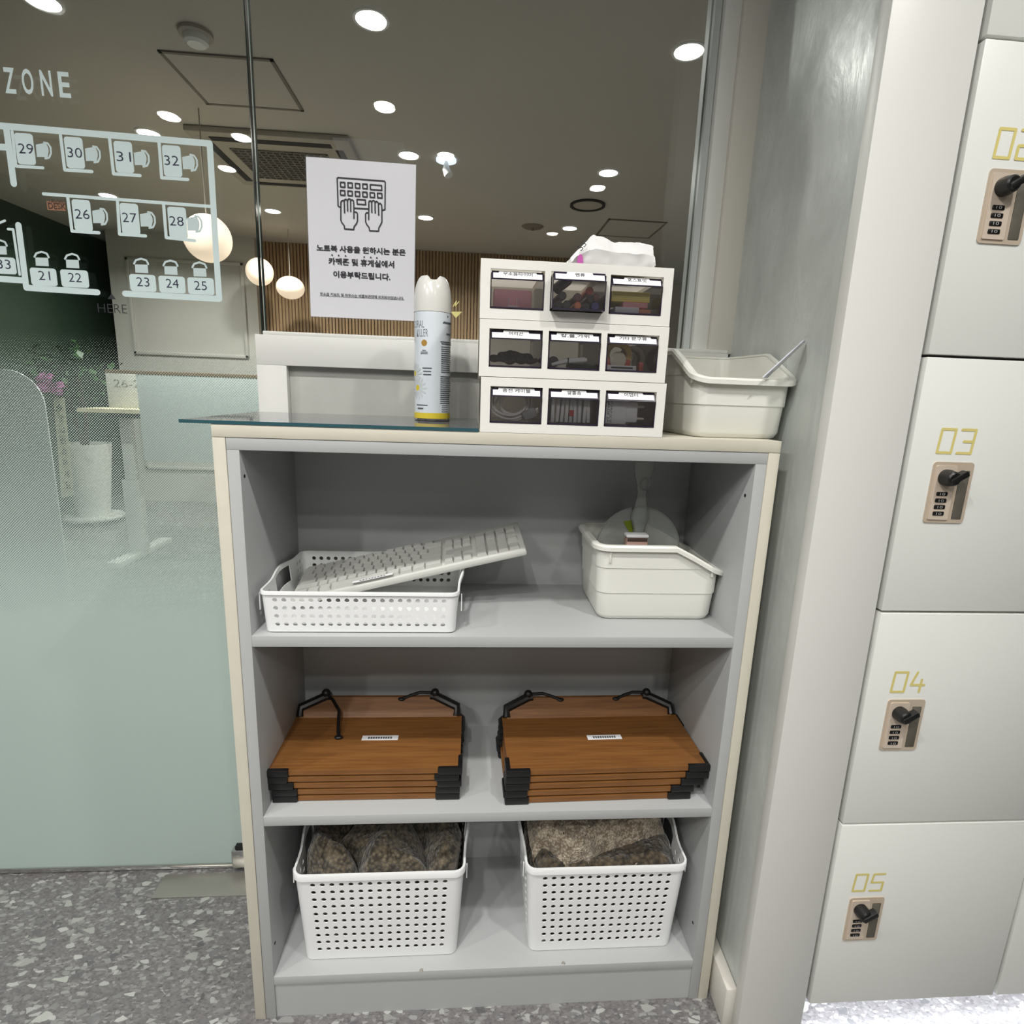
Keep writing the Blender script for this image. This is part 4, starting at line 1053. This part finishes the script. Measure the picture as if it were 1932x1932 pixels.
# clear hand fan, gadget in the lower bin
fy = .150
t = thing('hand_fan', 'clear plastic round hand fan standing handle up in the shelf bin', 'hand fan', (.673, fy, z1))
mb = MB(); mb.poly([(.674 + .078*math.cos(2*PI*k/48), fy, .846 + .078*math.sin(2*PI*k/48)) for k in range(48)], (0, .0018, 0)); obj('blade', mb, M_fan, t)
mb = MB(); mb.tube([(.674 + .078*math.cos(2*PI*k/48), fy + .001, .846 + .078*math.sin(2*PI*k/48)) for k in range(48)], .0016, 6, closed=True); obj('blade_rim', mb, M_fan, t)
mb = MB(); pr = [(1.0225, .018), (1.010, .019), (.992, .0185), (.975, .014), (.962, .0105), (.950, .0088), (.938, .0100), (.922, .0135), (.909, .0165), (.898, .0150), (.886, .0110), (.86, .0105)]
rings = []
for z, h in pr: rings.append([(.672 + h*math.cos(2*PI*k/20), fy - .004 + .0065*math.sin(2*PI*k/20), z) for k in range(20)])
mb.loft(rings, True, True, True); obj('handle', mb, M_fan, t)
mb = MB(); mb.tube([(.674 + .008*math.cos(2*PI*k/20), fy - .0105, .968 + .011*math.sin(2*PI*k/20)) for k in range(20)], .0016, 6, closed=True); obj('hang_ring', mb, M_fan, t)
mb = MB(); q = [at(a, b, fy - .0012) for a, b in ((1176, 984), (1195, 981), (1199, 1003), (1188, 1006))]; mb.poly(q, (0, .001, 0)); obj('green_sticker', mb, mat('olive green print', (112, 128, 22), .5), t)
t = thing('power_bank', 'pinkish brown gadget with a white top standing in the shelf bin', 'gadget', (.653, .095, z1))
obj('body', MB().box((.634, .088, z1 + .004), (.672, .106, .882), .003), mat('rose brown metal', (168, 138, 126), .35), t)
obj('top_cap', MB().box((.633, .087, .882), (.673, .107, .8885), .003), M_plastic, t)
obj('screen_strip', MB().box((.6355, .0875, .876), (.6705, .0885, .8815), .0004), mat('dark brown strip', (70, 58, 52), .4), t)

# ------------------------------------------------------------------ perforated baskets
def basket(label, loc, bx, by, h, flare, nx, nz, rx, rz, zm, ny, handle, group, lipd=.0085, xm=None, r=.022, zt=.016, lp=1.0):
    """bx, by: bottom size; flare: growth of each side at the rim; holes nx by nz on the long sides, ny by nz on the short ones."""
    t = thing('perforated_basket', label, 'basket', loc, 0, group)
    def outline(g):                     # straight pieces and corner arcs: list of (kind, n, p, q)
        x0, x1, y0, y1 = -g, bx + g, -g, by + g; rr = r + g * .3
        return x0, x1, y0, y1, rr
    segs = []                           # parameter list: (side, fraction) pairs
    def side(nh, L):
        m = (xm or .020) / L; f = [0] + [m + (1 - 2*m) * k / nh for k in range(nh + 1)] + [1]
        return f
    fx = side(nx, bx - 2*r); fy_ = side(ny, by - 2*r)
    params = []; hole = []
    for sd, f in ((0, fx), (1, fy_), (2, fx), (3, fy_)):
        for k, q in enumerate(f[:-1]):
            params.append((sd, q)); hole.append(0 < k < len(f) - 2)
        params.append((sd, 1)); hole.append(False)
        for a in (.25, .5, .75): params.append((sd + .5, a)); hole.append(False)
    def pt(pr, v):
        sd, q = pr; g = flare * v; x0, x1, y0, y1, rr = outline(g)
        if sd == 0: p = (x0 + rr + (x1 - x0 - 2*rr) * q, y0)
        elif sd == 1: p = (x1, y0 + rr + (y1 - y0 - 2*rr) * q)
        elif sd == 2: p = (x1 - rr - (x1 - x0 - 2*rr) * q, y1)
        elif sd == 3: p = (x0, y1 - rr - (y1 - y0 - 2*rr) * q)
        else:
            a = math.radians({.5: -90, 1.5: 0, 2.5: 90, 3.5: 180}[sd] + 90 * q)
            c = {.5: (x1 - rr, y0 + rr), 1.5: (x1 - rr, y1 - rr), 2.5: (x0 + rr, y1 - rr), 3.5: (x0 + rr, y0 + rr)}[sd]
            p = (c[0] + rr * math.cos(a), c[1] + rr * math.sin(a))
        bump = 0; out = 0
        if sd in (1, 3):
            k = max(0, 1 - abs(q - .5) / .34); k = k*k*(3 - 2*k); bump = handle * k; out = .006 * k * v
        x, y = p
        if sd == 1: x += out
        if sd == 3: x -= out
        return Vector((x, y, .002 + (h - .002 + bump) * v))
    vl = [0, .4 * zm / h] + [zm / h + (1 - (zm + zt) / h) * k / nz for k in range(nz + 1)] + [1]
    mb = MB(); n = len(params)
    G = [[mb.bm.verts.new(pt(p, v)) for p in params] for v in vl]
    for i in range(n):
        j = (i + 1) % n
        sd = params[i][0]
        for k in range(len(vl) - 1):
            a, b, c, d = G[k][i], G[k][j], G[k+1][j], G[k+1][i]
            isb = hole[i] and 2 <= k < len(vl) - 2
            mid = abs((params[i][1] + params[j][1]) / 2 - .5)
            if isb and sd in (1, 3) and mid < .30:
                if k >= len(vl) - 4 and mid < .2: continue      # the grip opening
                isb = False
            if not isb: mb.face((a, b, c, d)); continue
            p1, p2 = params[i], params[j]; sdd = sd
            f0, f1, v0, v1 = p1[1], p2[1], vl[k], vl[k+1]
            L = (bx if sd in (0, 2) else by) - 2*r
            hx = rx / (L * (f1 - f0)); hz = rz / (h * (v1 - v0))
            m = 16; C = [mb.bm.verts.new(pt((sd, f0 + (f1 - f0) * (.5 + hx * math.cos(2*PI*q/m + PI/4 + PI))), v0 + (v1 - v0) * (.5 + hz * math.sin(2*PI*q/m + PI/4 + PI)))) for q in range(m)]
            cor = (a, b, c, d)
            for q in range(4):
                w = m // 4
                mb.face([cor[q], cor[(q+1) % 4]] + [C[(q*w + e) % m] for e in range(w, -1, -1)])
    # floor with a rounded foot
    low = [mb.bm.verts.new(Vector((g.co.x + (bx/2 - g.co.x) * .025, g.co.y + (by/2 - g.co.y) * .03, 0))) for g in G[0]]
    for i in range(n): mb.face((low[i], low[(i+1) % n], G[0][(i+1) % n], G[0][i]))
    mb.face(low[::-1])
    # grip openings on the short sides
    o = obj('body', mb, M_plastic, t, local=True)
    thicken(o, .0016, 0)
    top = [pt(p, 1) for p in params]; c = Vector((bx/2, by/2, 0))
    prof = [(-.001, .001), (.0035*lp, .001), (.0045*lp, -.0008), (.0045*lp, -lipd), (.0033*lp, -lipd), (.0033*lp, -.002), (-.001, -.001)]
    mb = MB(); V = []
    for i, p in enumerate(top):
        d = top[(i+1) % n] - top[i-1]; d.z = 0; d.normalize(); nn = Vector((d.y, -d.x, 0))
        if nn.dot(p - Vector((c.x, c.y, p.z))) < 0: nn = -nn
        V.append([mb.bm.verts.new(p + nn * a + Vector((0, 0, b))) for a, b in prof])
    for i in range(n):
        for k in range(len(prof)):
            mb.face((V[i][k], V[i][(k+1) % len(prof)], V[(i+1) % n][(k+1) % len(prof)], V[(i+1) % n][k]))
    obj('rim', mb, M_plastic, t, local=True)
    for sx in (-flare - .006, bx + flare + .0048):
        obj('side_tab', MB().box((sx, .008, h - .034), (sx + .0014, .012, h - .006)), M_plastic, t, local=True)
    return t
basket('shallow white perforated basket on the upper shelf with a keyboard sticking out', (.053, .014, z1 + .0005), .293, .214, .068, .004, 20, 4, .0036, .0036, .006, 13, .005, 'white perforated baskets', .0045, .003, .010, .0064, .6)
basket('deep white perforated basket at the bottom left, filled with a folded knit blanket', (.083, .030, z3 + .0005), .274, .188, .194, .011, 15, 10, .0042, .0040, .0149, 9, .012, 'white perforated baskets', .011, .007, .013, .0139, .8)
basket('deep white perforated basket at the bottom right, filled with two fleece blankets', (.493, .030, z3 + .0005), .272, .188, .194, .011, 15, 10, .0042, .0040, .0149, 9, .012, 'white perforated baskets', .011, .007, .013, .0139, .8)

# keyboard
t = thing('keyboard', 'white full size keyboard leaning out of the shallow basket', 'keyboard', (.255, .165, .80))
A = Vector((.062, .098, .7585)); Bv = Vector((.4635, .098, .8575)); Cv = Vector((.055, .219, .7785))
ex = (Bv - A); KL = ex.length; ex.normalize(); ey = (Cv - A); ey -= ex * ey.dot(ex); KD = ey.length; ey.normalize(); ez = ex.cross(ey)
KM = Matrix(((ex.x, ey.x, ez.x, A.x), (ex.y, ey.y, ez.y, A.y), (ex.z, ey.z, ez.z, A.z), (0, 0, 0, 1)))
mb = MB(); mb.box((0, 0, -.013), (KL, KD, 0), .004, M=KM); obj('base', mb, mat('keyboard body', (206, 206, 200), .45), t)
M_key = mat('keyboard keys', (196, 196, 191), .5)
def keyrow(xs, y0, y1):
    for a, b in xs:
        mb = MB(); x0, x1 = a * KL, b * KL
        v0 = [(x0 + .0006, y0 + .0006), (x1 - .0006, y0 + .0006), (x1 - .0006, y1 - .0006), (x0 + .0006, y1 - .0006)]
        v1 = [(x0 + .0018, y0 + .0014), (x1 - .0018, y0 + .0014), (x1 - .0018, y1 - .0022), (x0 + .0018, y1 - .0022)]
        mb.loft([[KM @ Vector((p, q, .0002)) for p, q in v0], [KM @ Vector((p, q, .0058)) for p, q in v1]], True, False, True)
        obj('key', mb, M_key, t)
u = .0415; x0 = .022
rows = [[(x0, x0 + u*1.3), (x0 + u*1.3, x0 + u*2.5), (x0 + u*2.5, x0 + u*3.7), (x0 + u*3.7, x0 + u*9.4), (x0 + u*9.4, x0 + u*10.7), (x0 + u*10.7, x0 + u*12), (x0 + u*12, x0 + u*13.3), (x0 + u*13.3, x0 + u*15)],
        [(x0, x0 + u*2.2)] + [(x0 + u*(2.2 + k), x0 + u*(3.2 + k)) for k in range(10)] + [(x0 + u*12.2, x0 + u*15)],
        [(x0, x0 + u*1.8)] + [(x0 + u*(1.8 + k), x0 + u*(2.8 + k)) for k in range(11)] + [(x0 + u*12.8, x0 + u*15)],
        [(x0, x0 + u*1.5)] + [(x0 + u*(1.5 + k), x0 + u*(2.5 + k)) for k in range(12)] + [(x0 + u*13.5, x0 + u*15)],
        [(x0 + u*k, x0 + u*(k+1)) for k in range(13)] + [(x0 + u*13, x0 + u*15)]]
for r, row in enumerate(rows):
    y0 = .006 + r * .0182
    nav = [(.655 + k*.0395, .655 + (k+1)*.0395) for k in range(3)]; pad = [(.792 + k*.046, .792 + (k+1)*.046) for k in range(4)]
    keyrow(row[: 20], y0, y0 + .0182)
    if r == 0: keyrow(nav, y0, y0 + .0182)
    if r == 1: keyrow(nav[1:2], y0, y0 + .0182)
    if r in (3, 4): keyrow(nav, y0, y0 + .0182)
    keyrow(pad[:3] if r in (1, 3) else pad, y0, y0 + .0182)
keyrow([(x0 + k*.042 + (k//4)*.012, x0 + (k+1)*.042 + (k//4)*.012) for k in range(13)], .099, .113)
mb = MB(); q = [(.27, .0018), (.44, .0018), (.44, .0078), (.27, .0078)]; mb.poly([KM @ Vector((a * KL, b, .0064)) for a, b in q], ez * .0004); obj('sticker', mb, M_label, t)
mb = MB()
for k in range(9):
    a = .30 + k*.0125
    mb.poly([KM @ Vector((p * KL, q, .0069)) for p, q in ((a, .0035), (a + .009, .0035), (a + .009, .0062), (a, .0062))], ez * .0001)
obj('sticker_print', mb, mat('dark grey print', (84, 84, 86), .6), t)
o = obj('badge', MB().box((.66*KL, .043, .0), (.775*KL, .060, .0012), .0005, M=KM), mat('badge grey', (182, 182, 178), .4), t)

# ------------------------------------------------------------------ blankets
def heap(x0, x1, y0, y1, f, nx=110, ny=70, base=.09):
    mb = MB(); top = [[None]*(ny+1) for _ in range(nx+1)]
    for i in range(nx+1):
        for j in range(ny+1):
            a, b = i/nx, j/ny; x = x0 + (x1-x0)*a; y = y0 + (y1-y0)*b
            q = 1 - .10 * (abs(2*a-1) * abs(2*b-1)) ** 3
            z = f(a, b, x, y); x = (x0+x1)/2 + (x - (x0+x1)/2) * q; y = (y0+y1)/2 + (y - (y0+y1)/2) * q
            top[i][j] = mb.bm.verts.new((x, y, z))
    for i in range(nx):
        for j in range(ny): mb.face((top[i][j], top[i+1][j], top[i+1][j+1], top[i][j+1]))
    per = [top[i][0] for i in range(nx+1)] + [top[nx][j] for j in range(1, ny+1)] + [top[i][ny] for i in range(nx-1, -1, -1)] + [top[0][j] for j in range(ny-1, 0, -1)]
    cxm, cym = (x0+x1)/2, (y0+y1)/2
    low = [mb.bm.verts.new((v.co.x + (cxm - v.co.x)*.10, v.co.y + (cym - v.co.y)*.12, base)) for v in per]
    n = len(per)
    for i in range(n): mb.face((per[i], low[i], low[(i+1) % n], per[(i+1) % n]))
    mb.face(low)
    return mb
M_flA = m_fleece('olive brown knit fleece', (46, 40, 30), (118, 106, 86), 150)
M_flB = m_fleece('light taupe fluffy fleece', (124, 110, 92), (206, 192, 170), 240)
M_flC = m_fleece('dark brown fleece', (40, 34, 26), (92, 80, 62), 130)
def tuft(x, y, s=1.0):
    return .0022 * s * (noise.noise(Vector((x*210, y*210, 0))) + .6 * noise.noise(Vector((x*420, y*420, 3))))
def fA(a, b, x, y):
    s = (a - .12) + b * .42 + .10 * noise.noise(Vector((a * 3.1, b * 2.3, 4)))
    r = abs(math.sin(s * 8.4 + .8 * math.sin(b * 4 + a * 3)))
    e = min(1, 7 * min(a, 1 - a, b + .04, 1 - b))
    return z3 + .150 + .036 * (1 - (1 - e) ** 2) +   .070 * r ** .75 - .030 + .010 * noise.noise(Vector((x*22, y*22, 1))) + tuft(x, y, 1.3)
tag(obj('knit_blanket', heap(.078, .362, .030, .216, fA, base=z3 + .006), M_flA), 'olive brown knit blanket in diagonal folds in the bottom left basket', 'blanket', 'blankets in the baskets')
def fC(a, b, x, y):
    e = min(1, 8 * min(a, 1 - a, b + .04, 1 - b))
    return z3 + .148 + .034 * (1 - (1 - e) ** 2) + .010 * noise.noise(Vector((x*28, y*28, 5))) + .008 * abs(math.sin(a*9 + b*3)) + .012 * (a > .6) * (a - .6) / .4 + tuft(x, y)
tag(obj('fleece_blanket', heap(.488, .770, .030, .216, fC, base=z3 + .006), M_flC), 'dark brown fleece blanket under the lighter one in the bottom right basket', 'blanket', 'blankets in the baskets')
def fB(a, b, x, y):
    edge = .06 + .30 * max(0, a - .38) / .62 + .10 * math.exp(-((a - .05) / .1) ** 2) - .09 * math.exp(-((a - .30) / .10) ** 2) + .02 * math.sin(a * 14)
    k = max(0, min(1, (b - edge) / .10)); k = k * (2 - k)
    e = min(1, 9 * min(a + .02, 1.02 - a, 1.02 - b))
    return z3 + .164 + (.052 * k + .012 * noise.noise(Vector((x*30, y*30, 9)))) * (1 - (1 - e) ** 2) + tuft(x, y, 2.2) + .014 * e
mb = heap(.492, .764, .036, .212, fB, base=z3 + .165)
tag(obj('fleece_blanket', mb, M_flB), 'light taupe fluffy fleece blanket lying on top in the bottom right basket', 'blanket', 'blankets in the baskets')

# ------------------------------------------------------------------ book stands
def bookstand(label, loc, rz, Wb, Db, top=False, wires=(0, 0)):
    t = thing('book_stand', label, 'book stand', loc, rz, 'wooden book stands in two stacks')
    th = .0104; ct = .0126
    def outline(z):
        return [(.006, 0, z), (Wb - .006, 0, z), (Wb, .006, z), (Wb, Db - .045, z), (Wb - .035, Db, z), (.035, Db, z), (0, Db - .045, z), (0, .006, z)]
    mb = MB(); mb.poly(outline(.0010), (0, 0, th - .0010)); obj('board', mb, M_wood, t, local=True)
    for sx in (0, 1):
        mb = MB()
        x0, x1 = (-.004, .038) if sx == 0 else (Wb - .038, Wb + .004)
        mb.box((x0, -.004, .0), (x1, .005, ct), .002)
        x0, x1 = (-.004, .004) if sx == 0 else (Wb - .004, Wb + .004)
        mb.box((x0, -.0035, .0002), (x1, .036, ct - .0002), .002)
        xa = 0.0 if sx == 0 else Wb
        s = 1 if sx == 0 else -1
        mb.poly([(xa, 0, th + .0003), (xa + s*.010, 0, th + .0003), (xa + s*.004, .004, th + .0003), (xa, .012, th + .0003)], (0, 0, .0006))
        obj('corner_cap', mb, M_black, t, local=True)
        mb = MB(); xa = .0 if sx == 0 else Wb
        mb.tube([(xa - s*.002, Db*.60, th*.5), (xa - s*.002, Db - .045, th*.5), (xa + s*.035, Db + .002, th*.5 + .0)], .0055, 8)
        obj('edge_guard', mb, M_black, t, local=True)
    if top:
        # raised back flap with cut corners, its black edging and the page clips
        b0, b1 = Vector((0, Db - .048, th)), Vector((0, Db - .020, th + .028))
        fl = MB(); e = .016
        P_ = [(.010, 0), (Wb - .010, 0), (Wb - .010, .45), (Wb - .055, 1), (.055, 1), (.010, .45)]
        q = [Vector((x, b0.y + (b1.y - b0.y)*k, b0.z + (b1.z - b0.z)*k)) for x, k in P_]
        fl.poly(q, (0, .006, 0)); flo = obj('back_flap', fl, M_wood, t, local=True)
        for sx in (0, 1):
            mb = MB(); k = (0, 5, 4) if sx == 0 else (1, 2, 3)
            pp_ = [q[i] + Vector((0, .003, 0)) for i in k]; dx = .008 if sx == 0 else -.008
            mb.tube(pp_ + [pp_[-1] + Vector((dx * 1.2, 0, .0005))], [.0080, .0090, .0092, .0084], 10)
            obj('flap_edging', mb, M_black, t, local=True)
            c = pp_[-1] + Vector((0, 0, .007))
            mb = MB(); mb.sphere(c, .0088, 14, 10); s = 1 if sx == 0 else -1
            if wires[sx] == 0: path = [c, c + Vector((s*.030, .0, .001)), c + Vector((s*.048, -.002, -.004)), c + Vector((s*.066, -.006, -.010))]
            else: path = [c, c + Vector((s*.016, -.012, -.008)), c + Vector((s*.034, -.040, -.014)), c + Vector((s*.042, -.085, -.027)), c + Vector((s*.046, -.100, -.032))]
            mb.tube(path, .0031, 8); mb.sphere(path[-1], .0052, 10, 8, (1.5, 1, .7)); obj('page_clip', mb, M_black, t, local=True)
        mb = MB(); mb.box((Wb*.44, Db*.40, th + .0002), (Wb*.44 + .066, Db*.40 + .014, th + .0006)); lb = obj('sticker', mb, M_label, t, local=True)
        mb = MB()
        for k in range(10): mb.box((Wb*.44 + .011 + k*.0045, Db*.40 + .004, th + .0006), (Wb*.44 + .0142 + k*.0045, Db*.40 + .010, th + .0008))
        obj('sticker_print', mb, MATS['dark grey print'], lb, local=True)
    else:
        for sx in (0, 1):
            s = 1 if sx == 0 else -1; xa = .035 if sx == 0 else Wb - .035
            obj('page_clip', MB().tube([(xa, Db - .004, th), (xa + s*.05, Db - .006, th)], .0006, 6), M_black, t, local=True)
    return t
pitch = .0132
posn = ('lowest', 'second lowest', 'middle', 'second from top')
for k in range(5):
    top = k == 4
    dx = (.012, .016, .008, -.002, .0)[k]
    lab = ('brown wooden book stand with black corners, topmost of the left stack' if top else 'brown wooden book stand with black corners, %s of the left stack' % posn[k])
    wd = (.310, .310, .318, .322, .326)[k]
    bookstand(lab, (.040 + (.004, .0045, -.001, -.010, -.008)[k], .034 - .0012*k + .002, z2 + .0006 + k*pitch), 0, wd, .205, top, (1, 0))
    lab = ('brown wooden book stand with black corners, topmost of the right stack' if top else 'brown wooden book stand with black corners, %s of the right stack' % posn[k])
    bookstand(lab, (.440 + (0, -.003, .0, .001, .001)[k], .020 + .0005*k, z2 + .0006 + k*pitch), math.radians(1.2), (.325, .333, .347, .354, .358)[k], .206, top, (0, 0))

# ------------------------------------------------------------------ floor plate by the door
o = obj('floor_spring_plate', MB().box((-.318, .258, .0002), (-.05, .320, .0022), .0006), M_steel)
tag(o, 'shiny steel floor plate in the terrazzo at the glass door', 'floor plate')
